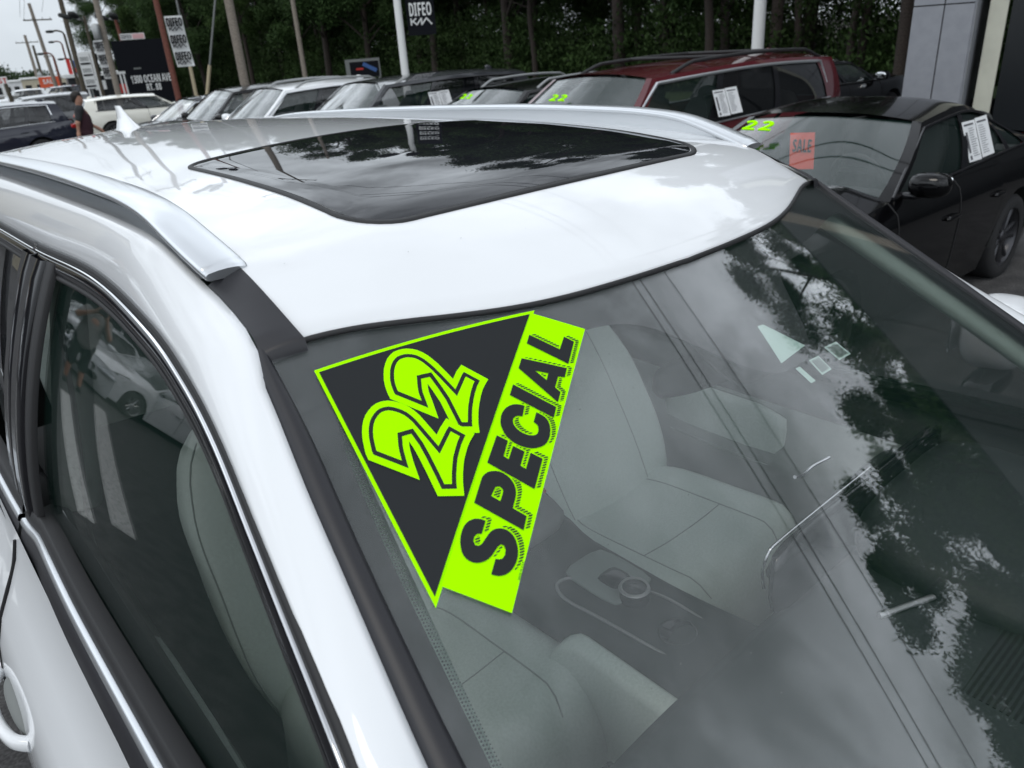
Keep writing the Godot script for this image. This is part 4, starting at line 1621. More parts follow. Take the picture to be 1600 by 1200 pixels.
func body_shell(d: Dictionary) -> Array:
	# [name, shape, material]: sides, hood, front, tail, under body
	var out := []
	var z0: float = -d.L / 2 + 0.22
	var z1: float = d.L / 2 - 0.30
	var zs := []
	var n := 90
	for i in n + 1:
		zs.append(lerpf(z0, z1, i / float(n)))
	for s in [-1.0, 1.0]:
		var rows := []
		for z in zs:
			rows.append(side_column(d, z, s))
		out.append(["body_side", Shape.new().grid(rows), "paint"])
	# hood
	var hood := []
	for i in 17:
		var t := i / 16.0
		var z := lerpf(d.cowl - 0.05, z1 + 0.12, t)
		var row := PackedVector3Array()
		for j in 21:
			var u := lerpf(-1.0, 1.0, j / 20.0)
			var h := car_half(d, minf(z, z1))
			var b := car_belt(d, minf(z, z1))
			var y: float = b + (0.065 - 0.02 * t) * (1.0 - pow(absf(u), 3.0)) - 0.05 * pow(t, 8.0)
			y += 0.012 * exp(-pow((absf(u) - 0.62) / 0.10, 2.0)) * (1.0 - t * 0.5)
			var bow := 0.10 * (1.0 - u * u) * t * t
			row.append(Vector3(u * h * d.get("tumble", 0.90), y, z + bow))
		hood.append(row)
	out.append(["hood", Shape.new().grid(hood), "paint"])
	# front and tail: rows from the edge of hood or belt to the bottom
	for e in [1.0, -1.0]:
		var ze: float = z1 if e > 0 else z0
		var col := side_column(d, ze, 1.0)
		var rows := []
		for i in 15:
			var p: Vector3 = col[12 - mini(i, 12)]
			var t := i / 14.0
			if i > 12:
				p = col[0] + Vector3(-0.02, -0.04 * (i - 12), 0)
			var row := PackedVector3Array()
			for j in 25:
				var u := lerpf(-1.0, 1.0, j / 24.0)
				var reach: float = (0.30 if e > 0 else 0.22) * (0.42 + 0.58 * sin(PI * clampf(t * 0.9 + 0.12, 0, 1)))
				var y: float = p.y
				if i == 0 and e > 0:
					y += 0.045 * (1.0 - pow(absf(u), 3.0)) - 0.05
				row.append(Vector3(p.x * u, y, ze + e * reach * (1.0 - pow(absf(u), 3.2))))
			rows.append(row)
		out.append(["front_panel" if e > 0 else "tail_panel", Shape.new().grid(rows), "paint"])
	var under := Shape.new()
	under.box(Vector3(0, d.clear + 0.16, 0), Vector3(d.W - 0.52, 0.30, d.L - 0.5))
	for zw in [d.axle, d.axle - d.wb]:
		under.box(Vector3(0, d.clear + 0.40, zw), Vector3(d.W - 0.56, 0.46, d.tyre * 2.3))
		for s in [-1.0, 1.0]:
			var arch := []
			for i in 17:
				var a := PI * i / 16.0
				var r: float = d.tyre * 1.165
				arch.append(PackedVector3Array([Vector3(s * (d.W / 2 - 0.30), d.tyre + sin(a) * r, zw + cos(a) * r), Vector3(s * (car_half(d, zw) * 0.985), d.tyre + sin(a) * r, zw + cos(a) * r)]))
			under.grid(arch)
	out.append(["under_body", under, "cabin_dark"])
	return out


func wheel(car: Node3D, at: Vector3, r: float, w: float, s: float, rim: String, spokes: int) -> void:
	var t := Shape.new().lathe(at, Vector3.RIGHT, [Vector2(r * 0.68, -w * 0.46), Vector2(r * 0.80, -w * 0.5), Vector2(r * 0.94, -w * 0.46), Vector2(r * 0.99, -w * 0.36), Vector2(r, -w * 0.2), Vector2(r, w * 0.2), Vector2(r * 0.99, w * 0.36), Vector2(r * 0.94, w * 0.46), Vector2(r * 0.80, w * 0.5), Vector2(r * 0.68, w * 0.46)], 40)
	var o := part("tyre", t, M["tyre"], car)
	var g := Shape.new().lathe(at, Vector3(s, 0, 0), [Vector2(r * 0.60, -w * 0.3), Vector2(r * 0.64, w * 0.30), Vector2(r * 0.69, w * 0.42), Vector2(r * 0.72, w * 0.46), Vector2(r * 0.69, w * 0.38)], 40)
	g.lathe(at, Vector3(s, 0, 0), [Vector2(0, w * 0.36), Vector2(r * 0.13, w * 0.36), Vector2(r * 0.17, w * 0.30), Vector2(r * 0.17, 0)], 20)
	for i in spokes:
		var a := TAU * (i + 0.25 * (i % 2)) / spokes
		var u := Vector3(0, cos(a), sin(a))
		var v := Vector3(0, -sin(a), cos(a))
		var x := Vector3(s, 0, 0)
		var rows := []
		for q in [[0.12, 0.055, 0.30], [0.40, 0.04, 0.33], [0.67, 0.05, 0.36]]:
			var c: Vector3 = at + u * r * q[0] + x * w * q[2]
			rows.append(PackedVector3Array([c - v * r * q[1] - x * 0.03, c - v * r * q[1] * 0.8, c + v * r * q[1] * 0.8, c + v * r * q[1] - x * 0.03]))
		g.grid(rows)
	part("rim", g, M[rim], o)
	part("brake_disc", Shape.new().lathe(at, Vector3(s, 0, 0), [Vector2(0, 0.0), Vector2(r * 0.6, 0.0), Vector2(r * 0.62, -w * 0.3)], 24), M["cabin_dark"], o)


func green_line(d: Dictionary, s: float, t: float, v: float) -> Vector3:
	# point on the side of the cabin: t from windshield to tail, v from belt to roof
	var zb := lerpf(d.cowl, d.tail, t)
	var zt := lerpf(d.head, d.end, t)
	var b := Vector3(car_half(d, zb) * d.get("tumble", 0.90), car_belt(d, zb), zb)
	var arch: float = d.H - 0.045 - d.drop * pow(maxf(0.0, (t - 0.40) / 0.60), 2.0) - 0.055 * pow(1.0 - t, 3.0)
	var top := Vector3(d.W / 2 * (0.70 - 0.035 * t * t), arch, zt)
	var p := b.lerp(top, v)
	p.x += 0.030 * 4.0 * v * (1.0 - v)
	# nose of the side outline is rounded at the top front and rear corners
	return Vector3(p.x * s, p.y, p.z)


func cabin_patch(d: Dictionary, s: float, t0: float, t1: float, v0: float, v1: float, push := 0.0, nt := 10, nv := 8, skew := 0.0) -> Shape:
	var rows := []
	for j in nv + 1:
		var v := lerpf(v0, v1, j / float(nv))
		var row := PackedVector3Array()
		for i in nt + 1:
			var t := lerpf(t0, t1, i / float(nt)) + skew * (v - 0.5)
			var p := green_line(d, s, t, v)
			row.append(p + Vector3(s * push, push * 0.3, 0))
		rows.append(row)
	return Shape.new().grid(rows)


func add_cabin(car: Node3D, d: Dictionary, finish: Material) -> void:
	# roof
	var rows := []
	for i in 25:
		var t := i / 24.0
		var a := green_line(d, 1.0, t, 1.0)
		var row := PackedVector3Array()
		for j in 17:
			var u := lerpf(-1.0, 1.0, j / 16.0)
			var crown := 0.055 * (1.0 - pow(absf(u), 2.6))
			var bow := (0.06 if t < 0.5 else -0.05) * (1.0 - u * u) * pow(absf(2.0 * t - 1.0), 3.0)
			row.append(Vector3(a.x * u, a.y + crown, a.z + bow))
		rows.append(row)
	part("roof", Shape.new().grid(rows), finish, car)
	for s in [-1.0, 1.0]:
		var f := Shape.new()
		for q in [[0.0, 1.0, 0.90, 1.0], [0.0, 1.0, -0.02, 0.05]]:
			f.grid(_patch_rows(d, s, q[0], q[1], q[2], q[3], 0.0, 24, 4))
		var posts := []
		for k in d.pillars.size():
			var q: Array = d.pillars[k]
			var inner: bool = k > 0 and k < d.pillars.size() - 1
			var into := Shape.new() if inner else f
			if inner:
				posts.append(into)
			into.grid(_patch_rows(d, s, q[0], q[1], 0.0, 1.0 if not inner else 0.91, 0.001, 3, 8))
		part("window_frame", f, finish, car)
		for k in posts.size():
			part("door_post", posts[k], M["gloss_black"], car)
		var last: float = d.pillars[0][1]
		for k in range(1, d.pillars.size()):
			var q: Array = d.pillars[k]
			if q[0] - last > 0.03:
				var dark: bool = k > 1 and d.get("privacy", false)
				part("side_window", cabin_patch(d, s, last - 0.005, q[0] + 0.005, 0.03, 0.92, -0.010), M["car_dark_glass" if dark else "car_glass"], car)
			last = q[1]
		# weather strips, bright on some cars
		var strip: String = d.get("strip", "rubber")
		var line := PackedVector3Array()
		for i in 31:
			line.append(green_line(d, s, lerpf(0.03, d.pillars[-1][0] + 0.02, i / 30.0), 0.90) + Vector3(s * 0.006, 0.002, 0))
		var belt := PackedVector3Array()
		for i in 31:
			belt.append(green_line(d, s, lerpf(0.0, d.pillars[-1][0] + 0.02, i / 30.0), 0.045) + Vector3(s * 0.006, 0.002, 0))
		line.insert(0, belt[0].lerp(line[0], 0.5))
		line.insert(0, belt[0])
		line.append(line[-1].lerp(belt[-1], 0.6))
		part("window_strip", Shape.new().tube(line, 0.011 if strip == "gloss_black" or strip == "rubber" else 0.020, -1, 6), M[strip], car)
		part("belt_strip", Shape.new().tube(belt, 0.010, -1, 6), M[strip], car)
		if d.get("rails", "") != "":
			var rail := PackedVector3Array()
			for i in 25:
				var t := lerpf(0.10, 0.94, i / 24.0)
				var p := green_line(d, s, t, 1.0)
				var lift := 0.085 * minf(1.0, 9.0 * minf(i / 24.0, 1.0 - i / 24.0))
				rail.append(p + Vector3(-s * 0.05, lift, 0))
			part("roof_rail", Shape.new().tube(rail, 0.02, -1, 8), M[d.rails], car)
	if d.get("bars", false):
		for t in [0.35, 0.66]:
			var a := green_line(d, 1.0, t, 1.0) + Vector3(-0.05, 0.09, 0)
			part("roof_bar", Shape.new().bar(a, Vector3(-a.x, a.y, a.z), 0.018), M["rubber"], car)
	# windshield and rear window
	for e in [0.0, 1.0]:
		var g := []
		var lefts := []
		var rights := []
		for j in 11:
			var v := lerpf(0.0, 1.0, j / 10.0)
			var p := green_line(d, 1.0, e, v)
			var row := PackedVector3Array()
			for i in 21:
				var u := lerpf(-1.0, 1.0, i / 20.0)
				var bow := (0.14 if e == 0.0 else -0.08) * (1.0 - u * u) * (1.0 - 0.5 * v)
				row.append(Vector3(p.x * u * 0.93, p.y + 0.03 * (1.0 - u * u) * v, p.z + bow))
			g.append(row)
			for side in [-1.0, 1.0]:
				var edge := PackedVector3Array()
				for u in [0.915, 0.95, 1.0]:
					edge.append(Vector3(p.x * u * side, p.y + 0.03 * (1.0 - u * u) * v + 0.004, p.z + (0.14 if e == 0.0 else -0.08) * (1.0 - u * u) * (1.0 - 0.5 * v)))
				(lefts if side < 0 else rights).append(edge)
		part("corner_post", Shape.new().grid(lefts), finish, car)
		part("corner_post", Shape.new().grid(rights), finish, car)
		var inner := []
		for r in g:
			var row := PackedVector3Array()
			for p in r:
				row.append(p + Vector3(0, -0.004, -0.003 if e == 0.0 else 0.003))
			inner.append(row)
		part("windshield" if e == 0.0 else "rear_window", Shape.new().grid(g).grid(inner), M["car_glass" if e == 0.0 or not d.get("privacy", false) else "car_dark_glass"], car)
	# inside: floor and dash, seats, wheel
	var tub := Shape.new()
	tub.box(Vector3(0, 0.55, lerpf(d.cowl, d.tail, 0.5)), Vector3(d.W - 0.34, 0.05, d.cowl - d.tail))
	tub.box(Vector3(0, 0.74, d.cowl - 0.22), Vector3(d.W - 0.34, 0.36, 0.36))
	tub.box(Vector3(0, 0.74, d.tail + 0.12), Vector3(d.W - 0.34, 0.36, 0.3))
	part("cabin_tub", tub, M["cabin_dark"], car)
	for x in [-0.37, 0.37]:
		var c := Vector3(x, 0.0, lerpf(d.cowl, d.tail, 0.42))
		var seat := part("seat", Shape.new().pillow(c + Vector3(0, 0.70, 0.18), Vector3(0.50, 0.18, 0.55), 4.0, Basis(), 16, 8).pillow(c + Vector3(0, 0.98, -0.14), Vector3(0.50, 0.62, 0.16), 4.0, Basis(Vector3.RIGHT, -0.3), 16, 8), M[d.get("trim", "cabin_dark")], car)
		part("headrest", Shape.new().pillow(c + Vector3(0, 1.30 if d.H > 1.55 else 1.18, -0.25), Vector3(0.26, 0.17, 0.11), 3.0, Basis(), 14, 8), M[d.get("trim", "cabin_dark")], seat)
	var r := lerpf(d.cowl, d.tail, 0.72)
	part("rear_seat", Shape.new().pillow(Vector3(0, 0.95, r - 0.2), Vector3(d.W - 0.5, 0.60, 0.18), 5.0, Basis(Vector3.RIGHT, -0.3), 20, 8), M[d.get("trim", "cabin_dark")], car)
	var ring := PackedVector3Array()
	for i in 21:
		var a := TAU * i / 20
		ring.append(Vector3(0.37 + cos(a) * 0.18, 0.95 + sin(a) * 0.17, d.cowl - 0.48 + sin(a) * 0.07))
	part("steering_wheel", Shape.new().tube(ring, 0.015, -1, 6), M["cabin_dark"], car)


func _patch_rows(d: Dictionary, s: float, t0: float, t1: float, v0: float, v1: float, push: float, nt: int, nv: int) -> Array:
	var rows := []
	for j in nv + 1:
		var v := lerpf(v0, v1, j / float(nv))
		var row := PackedVector3Array()
		for i in nt + 1:
			var p := green_line(d, s, lerpf(t0, t1, i / float(nt)), v)
			row.append(p + Vector3(s * push, 0, 0))
		rows.append(row)
	return rows


func make_car(called: String, label: String, category: String, d0: Dictionary, finish: String, at: Vector3, turn: float, group := "") -> Node3D:
	var d := {"L": 4.7, "W": 1.90, "H": 1.70, "wb": 2.75, "tyre": 0.36, "clear": 0.20, "belt0": 1.02, "belt1": 1.10, "hood": 1.05, "cowl": 0.95, "head": 0.25, "end": -1.95, "tail": -2.12, "drop": 0.07,
		"pillars": [[0.0, 0.035], [0.33, 0.365], [0.64, 0.675], [0.86, 1.0]], "privacy": true, "rim": "alloy", "spokes": 10, "detail": true}
	d.merge(d0, true)
	d.axle = d.get("axle", d.L / 2 - 0.93)
	var car := thing(called, label, category, at, turn, group)
	# the lot falls gently away: stand the car on it
	for p in body_shell(d):
		part(p[0], p[1], M[finish] if p[2] == "paint" else M[p[2]], car)
	add_cabin(car, d, M[finish])
	for s in [-1.0, 1.0]:
		for z in [d.axle, d.axle - d.wb]:
			wheel(car, Vector3(s * (d.W / 2 - 0.125), d.tyre, z), d.tyre, 0.225, s, d.rim, d.spokes)
		var pz: float = d.cowl - 0.16
		var m := Vector3(s * (car_half(d, pz) + 0.06), car_belt(d, pz) + 0.09, pz)
		var mirror := part("door_mirror", Shape.new().pillow(m, Vector3(0.23, 0.145, 0.17), 2.7, Basis(Vector3.UP, s * 0.25), 18, 10), M[d.get("mirror", finish)], car)
		part("mirror_foot", Shape.new().pillow(m + Vector3(-s * 0.11, -0.07, 0), Vector3(0.16, 0.04, 0.08), 3.0, Basis(), 12, 6), M["gloss_black"], mirror)
		part("mirror_glass", Shape.new().pillow(m + Vector3(0, 0, -0.083), Vector3(0.18, 0.11, 0.01), 5.0, Basis(), 12, 6), M["chrome"], mirror)
		# doors
		for t in [0.0, 0.345, 0.66]:
			var z := lerpf(d.cowl, d.tail, t) + (0.02 if t == 0.0 else 0.0)
			var col := side_column(d, z, s)
			var gap := PackedVector3Array()
			for i in range(1, 13):
				gap.append(col[i] + Vector3(s * 0.001, 0, 0))
			if car_bottom(d, z) < 0.4:
				part("door_gap", Shape.new().tube(gap, 0.005, -1, 5), M["seam_black"], car)
			if t > 0.1:
				var hz := z + 0.13
				var c := side_column(d, hz, s)[9]
				part("door_handle", Shape.new().pillow(c + Vector3(s * 0.012, -0.03, 0), Vector3(0.05, 0.035, 0.20), 3.0, Basis(), 14, 6), M[d.get("handle", finish)], car)
		# lamps
		var zf: float = d.L / 2 - 0.30
		part("headlight", Shape.new().pillow(Vector3(s * (car_half(d, zf) * 0.80), d.hood - 0.22, zf + 0.10), Vector3(0.40, 0.13, 0.30), 2.8, Basis(Vector3.UP, s * 0.5), 18, 8), M["lamp_clear"], car)
		var zr: float = -d.L / 2 + 0.22
		part("tail_light", Shape.new().pillow(Vector3(s * (car_half(d, zr) * 0.84), d.belt1 - 0.16, zr - 0.035), Vector3(0.34, 0.15, 0.12), 3.0, Basis(Vector3.UP, -s * 0.75), 18, 8), M["lamp_red"], car)
	part("grille", Shape.new().pillow(Vector3(0, d.hood - 0.30, d.L / 2 - 0.075), Vector3(0.95, 0.22, 0.10), 5.0, Basis(), 20, 8), M["gloss_black"], car)
	part("lower_intake", Shape.new().pillow(Vector3(0, 0.36, d.L / 2 - 0.07), Vector3(1.15, 0.18, 0.10), 5.0, Basis(), 20, 8), M["cabin_dark"], car)
	if d.get("fin", true):
		var a := green_line(d, 1.0, 0.90, 1.0)
		part("aerial_fin", Shape.new().pillow(Vector3(0, a.y + 0.075, a.z), Vector3(0.05, 0.09, 0.17), 2.2, Basis(Vector3.RIGHT, -0.3), 12, 8), M[d.get("finpaint", finish)], car)
	return car


func window_papers(label: String, at: Vector3, turn: float, lean: float, roll := 0.0) -> void:
	# two printed sheets taped side by side inside a door window
	var o := thing("window_paper", label, "price sheet", at, turn)
	var b := Basis(Vector3.RIGHT, -lean) * Basis(Vector3.BACK, roll)
	for k in 2:
		var x := -0.112 + 0.218 * k
		var page := part("page", Shape.new().box(b * Vector3(x, 0.006 * k, 0.001 * k), Vector3(0.208, 0.272, 0.0015), b * Basis(Vector3.BACK, 0.03 * (k - 0.5))), M["paper"], o)
		var ink := Shape.new()
		if k == 0:
			ink.box(b * Vector3(x - 0.068, -0.005, 0.0035), Vector3(0.028, 0.14, 0.001), b)
			ink.box(b * Vector3(x - 0.068, -0.108, 0.0035), Vector3(0.028, 0.028, 0.001), b)
		ink.box(b * Vector3(x - 0.01, 0.112, 0.0035), Vector3(0.15, 0.012, 0.001), b)
		for i in 13:
			var w := 0.06 + 0.05 * rng.randf()
			ink.box(b * Vector3(x - 0.045 + w / 2 + 0.02 * (1 - k) - 0.03 * k, 0.085 - i * 0.0155, 0.0035), Vector3(w, 0.0035, 0.001), b)
		part("print", ink, M["print_grey"], page)


func row_car(called: String, label: String, d: Dictionary, finish: String, x: float, z: float, turn := -PI / 2, category := "SUV") -> Node3D:
	return make_car(called, label, category, d, finish, Vector3(x, ground_y(z), z), turn)


func build_row() -> void:
	# the row of used cars facing the aisle, nearest first
	var sedan := {"L": 4.64, "W": 1.80, "H": 1.395, "wb": 2.70, "tyre": 0.325, "clear": 0.15, "belt0": 0.93, "belt1": 0.99, "hood": 0.82, "cowl": 0.66, "head": -0.06, "end": -1.30, "tail": -1.85, "drop": 0.22,
		"pillars": [[0.0, 0.03], [0.40, 0.445], [0.72, 0.75], [0.87, 1.0]], "privacy": false, "rim": "dark_alloy", "strip": "gloss_black", "handle": "black_paint"}
	row_car("black_sedan", "black sedan with a red SALE tag and two price sheets, nearest of the row", sedan, "black_paint", 4.30, -1.94, -PI / 2, "sedan")
	var big := {"L": 5.35, "W": 1.97, "H": 1.66, "wb": 2.95, "tyre": 0.38, "belt0": 1.03, "belt1": 1.08, "cowl": 1.25, "head": 0.52, "end": -2.45, "tail": -2.60, "drop": 0.08, "pillars": [[0.0, 0.03], [0.31, 0.34], [0.60, 0.625], [0.88, 1.0]]}
	var d := big.duplicate()
	d.merge({"strip": "satin_silver", "rails": "rubber", "bars": true, "L": 5.6, "cowl": 1.58, "head": 0.86, "end": -2.62, "tail": -2.78}, true)
	row_car("dark_red_sport_utility", "dark red SUV with bright window line and black roof rack behind the black sedan", d, "red_paint", 6.12, -4.95)
	row_car("black_sport_utility", "black SUV with silver roof rails and green windshield numbers left of the red one", {"rails": "dull_silver", "H": 1.50}, "black_paint", 6.6, -7.95)
	d = big.duplicate()
	d.merge({"H": 1.67, "strip": "gloss_black"}, true)
	row_car("graphite_sport_utility", "dark grey SUV with white price sheets in its rear door window", d, "graphite_paint", 6.5, -10.9)
	row_car("white_crossover", "white SUV with bright window strip half hidden behind the white roof", {"strip": "chrome", "rails": "dull_silver", "H": 1.66}, "white_paint", 5.9, -13.8)
	row_car("dark_crossover", "black SUV with pale interior, sixth in the row from the black sedan", {"H": 1.66, "trim": "cabin_grey"}, "black_paint", 6.1, -16.7)
	var low := sedan.duplicate()
	low.merge({"H": 1.48, "strip": "chrome"}, true)
	row_car("grey_sedan", "dark grey sedan at the far left end of the parked row", low, "graphite_paint", 6.0, -19.6, -PI / 2, "sedan")
	row_car("rear_sport_utility", "black SUV nose seen just behind the tail of the dark red one", {"H": 1.40, "belt0": 0.95, "belt1": 1.0}, "black_paint", 12.2, -6.6, PI / 2)
	# tags and sheets on them
	window_papers("two white price sheets in the rear door window of the black sedan", Vector3(5.02, 1.10 + ground_y(-1), -1.185), 0.0, 0.36, 0.0)
	window_papers("two white price sheets in the side window of the dark red SUV", Vector3(6.25, 1.24 + ground_y(-4), -4.06), 0.0, 0.36, 0.0)
	window_papers("two white price sheets in the side window of the dark grey SUV", Vector3(6.9, 1.25 + ground_y(-10), -10.05), 0.0, 0.36, 0.0)


# ---------- showroom corner on the right, and what stands on the other side ----------

func slab(a: Vector3, b: Vector3, h: float, thick: float) -> Shape:
	# an upright panel from a to b (on the ground), h high
	var x := (b - a)
	var len := x.length()
	x = x.normalized()
	var n := x.cross(Vector3.UP)
	return Shape.new().box((a + b) / 2 + Vector3(0, h / 2, 0), Vector3(len, h, thick), Basis(x, Vector3.UP, -n))


func build_showroom() -> void:
	# the corner pillar stands at about (10.1, -3.8); the dark front runs on to the right
	var o := thing("showroom", "car showroom corner with grey metal pillar, cream edge and black front", "building")
	var y := ground_y(-4.0) - 0.05
	var h := 6.2
	var at := Vector3(10.05, y, -3.95)
	var x := Vector3(0.259, 0, 0.966)     # along the front, to the right in the picture
	var n := Vector3(0.966, 0, -0.259)    # into the building
	var p := at
	for w in [[0.36, "panel_grey", 0.0], [0.34, "panel_grey", 0.0]]:
		for k in 3:
			var q := p + Vector3(0, k * 2.07 + 0.005, 0) + n * float(w[2])
			part("pillar_panel", slab(q + x * 0.007, q + x * (w[0] - 0.007), 2.055, 0.03), M[w[1]], o)
		p += x * float(w[0])
	part("pillar_core", Shape.new().box(at + x * 0.35 + n * 0.42 + Vector3(0, h / 2, 0), Vector3(0.67, h - 0.02, 0.8), Basis(x, Vector3.UP, n)), M["seam_black"], o)
	# return of the pillar and the cream edge of the front
	part("pillar_return", slab(p + n * 0.016, p + n * 0.55 + x * 0.02, h, 0.03), M["panel_grey"], o)
	var e := p + x * 0.13 + n * 0.36
	part("cream_edge", slab(e, e + x * 0.20, h, 0.10), M["cream_panel"], o)
	var f := e + x * 0.24
	part("black_front", slab(f + n * 0.05, f + n * 0.05 + x * 16.0, h, 0.12), M["showroom_black"], o)
	for k in 6:
		var q := f + n * -0.02 + x * (1.6 + k * 2.4)
		part("mullion", slab(q, q + x * 0.06, h, 0.06), M["gloss_black"], o)
	part("flat_roof", Shape.new().box(f + x * 7.5 + n * 5.2 + Vector3(0, h + 0.05, 0), Vector3(18.0, 0.1, 10.2), Basis(x, Vector3.UP, n)), M["sign_black"], o)
	part("side_wall", slab(at + n * 0.9 + x * 0.02, at + n * 10.0 + x * 0.02, h, 0.2), M["panel_grey"], o)


func build_opposite_side() -> void:
	# seen only in the side windows: a white sedan, a dark glass front, a gabled house
	make_car("white_sedan", "white sedan mirrored in the front side window of the white SUV", "sedan", {"L": 4.6, "W": 1.80, "H": 1.44, "wb": 2.70, "tyre": 0.325, "clear": 0.15, "belt0": 0.93, "belt1": 0.99, "hood": 0.82, "cowl": 0.85, "head": 0.06, "end": -1.15, "tail": -1.72,
		"pillars": [[0.0, 0.03], [0.40, 0.445], [0.72, 0.75], [0.87, 1.0]], "privacy": false}, "white_paint", Vector3(-6.2, ground_y(-12.4), -12.4), 1.14)
	make_car("silver_sedan", "silver car mirrored beyond the white sedan in the side window", "sedan", {"L": 4.6, "W": 1.80, "H": 1.46, "belt0": 0.93, "belt1": 0.99, "hood": 0.82, "cowl": 0.85, "head": 0.06, "end": -1.25, "tail": -1.80}, "silver_paint", Vector3(-5.6, ground_y(-16.5), -16.5), 1.14)
	var o := thing("glass_front_building", "long dark glass-fronted building mirrored in the side window", "building")
	var a := Vector3(-7.6, ground_y(-27) - 0.1, -27.0)
	var along := Vector3(-0.80, 0, 0.60)
	for i in 8:
		var p := a + along * (i * 2.6)
		part("glass_bay", slab(p, p + along * 2.5, 4.6, 0.08), M["showroom_black"], o)
		part("mullion", slab(p + along * 2.51 + Vector3(0.04, 0, 0.05), p + along * 2.59 + Vector3(0.04, 0, 0.05), 4.7, 0.12), M["mullion"], o)
	var mid := a + along * 10.4 + Vector3(-0.6, 5.0, -0.8)
	part("fascia", Shape.new().box(mid, Vector3(21.0, 0.9, 2.4), Basis(along, Vector3.UP, along.cross(Vector3.UP))), M["plain_grey"], o)
	var hs := thing("gabled_house", "beige gabled house mirrored at the top of the side window", "house")
	var c := Vector3(-9.5, ground_y(-32.0), -34.0)
	part("wall", Shape.new().box(c + Vector3(0, 2.1, 0), Vector3(9.0, 4.2, 8.0)), M["beige_wall"], hs)
	var g := Shape.new()
	g.group += 1
	for zf in [4.0, -4.0]:
		g.tri(c + Vector3(-4.5, 4.2, zf), c + Vector3(4.5, 4.2, zf), c + Vector3(0, 7.2, zf))
	part("gable", g, M["beige_wall"], hs)
	for s in [-1.0, 1.0]:
		part("roof_slope", Shape.new().box(c + Vector3(s * 2.35, 5.75, 0), Vector3(5.9, 0.16, 8.8), Basis(Vector3.BACK, -s * 0.588)), M["roof_shingle"], hs)
	for q in [-2.2, 2.2]:
		var w := part("window", Shape.new().box(c + Vector3(q, 2.3, 4.02), Vector3(1.1, 1.5, 0.06)), M["showroom_black"], hs)
		part("window_frame", Shape.new().box(c + Vector3(q, 1.5, 4.06), Vector3(1.3, 0.1, 0.1)).box(c + Vector3(q, 3.1, 4.06), Vector3(1.3, 0.1, 0.1)), M["white_metal"], w)


# ---------- street furniture and signs down the road ----------

func pole(called: String, label: String, category: String, base: Vector3, high: float, r: float, material: String, lean := Vector3.ZERO, group := "") -> Node3D:
	var o := thing(called, label, category, Vector3(base.x, ground_y(base.z) - 0.05, base.z), 0.0, group)
	part("shaft", Shape.new().tube(PackedVector3Array([Vector3.ZERO, lean * 0.5 + Vector3(0, high * 0.5, 0), lean + Vector3(0, high, 0)]), r, r * 0.72, 12), M[material], o)
	return o


func crossarm(o: Node3D, y: float, half: float, turn: float) -> void:
	var b := Basis(Vector3.UP, turn)
	var arm := part("crossarm", Shape.new().box(Vector3(0, y, 0) + b * Vector3(0, 0, 0.12), Vector3(half * 2, 0.11, 0.09), b), M["dark_wood"], o)
	for k in [-0.9, -0.35, 0.35, 0.9]:
		part("insulator", Shape.new().bar(Vector3(0, y, 0) + b * Vector3(half * k, 0.05, 0.12), Vector3(0, y, 0) + b * Vector3(half * k, 0.22, 0.12), 0.04, 0.025), M["cabin_grey"], arm)


func flood_lamp(o: Node3D, y: float, side: Vector3, n: int) -> void:
	for k in n:
		var d := side.rotated(Vector3.UP, (k - (n - 1) / 2.0) * 1.1)
		var arm := part("lamp_arm", Shape.new().bar(Vector3(0, y - 0.1, 0), Vector3(0, y + 0.08, 0) + d * 0.55, 0.035), M["dull_silver"], o)
		part("lamp_head", Shape.new().pillow(Vector3(0, y + 0.12, 0) + d * 0.75, Vector3(0.62, 0.22, 0.36), 4.0, Basis(Vector3.UP, atan2(-d.z, d.x)) * Basis(Vector3.BACK, 0.3), 14, 8), M["cabin_dark"], arm)


func logo_strokes(s: Shape, o: Vector3, w: float, h: float, x := Vector3.RIGHT) -> void:
	# four linked strokes: an upright with two slanting arms, a slanted bar and a peak
	var y := Vector3.UP
	var n := x.cross(y)
	for q in [[0.00, 0.0, 0.00, 1.0], [0.02, 0.42, 0.24, 1.0], [0.10, 0.55, 0.27, 0.0], [0.27, 0.0, 0.50, 1.0], [0.51, 1.0, 0.51, 0.0], [0.52, 0.0, 0.76, 1.0], [0.76, 1.0, 1.0, 0.0]]:
		var a: Vector3 = o + x * q[0] * w + y * q[1] * h
		var b: Vector3 = o + x * q[2] * w + y * q[3] * h
		var t := (b - a).normalized()
		var c := (a + b) / 2
		s.box(c, Vector3((b - a).length() + h * 0.18, h * 0.22, 0.012), Basis(t, n.cross(t), n))


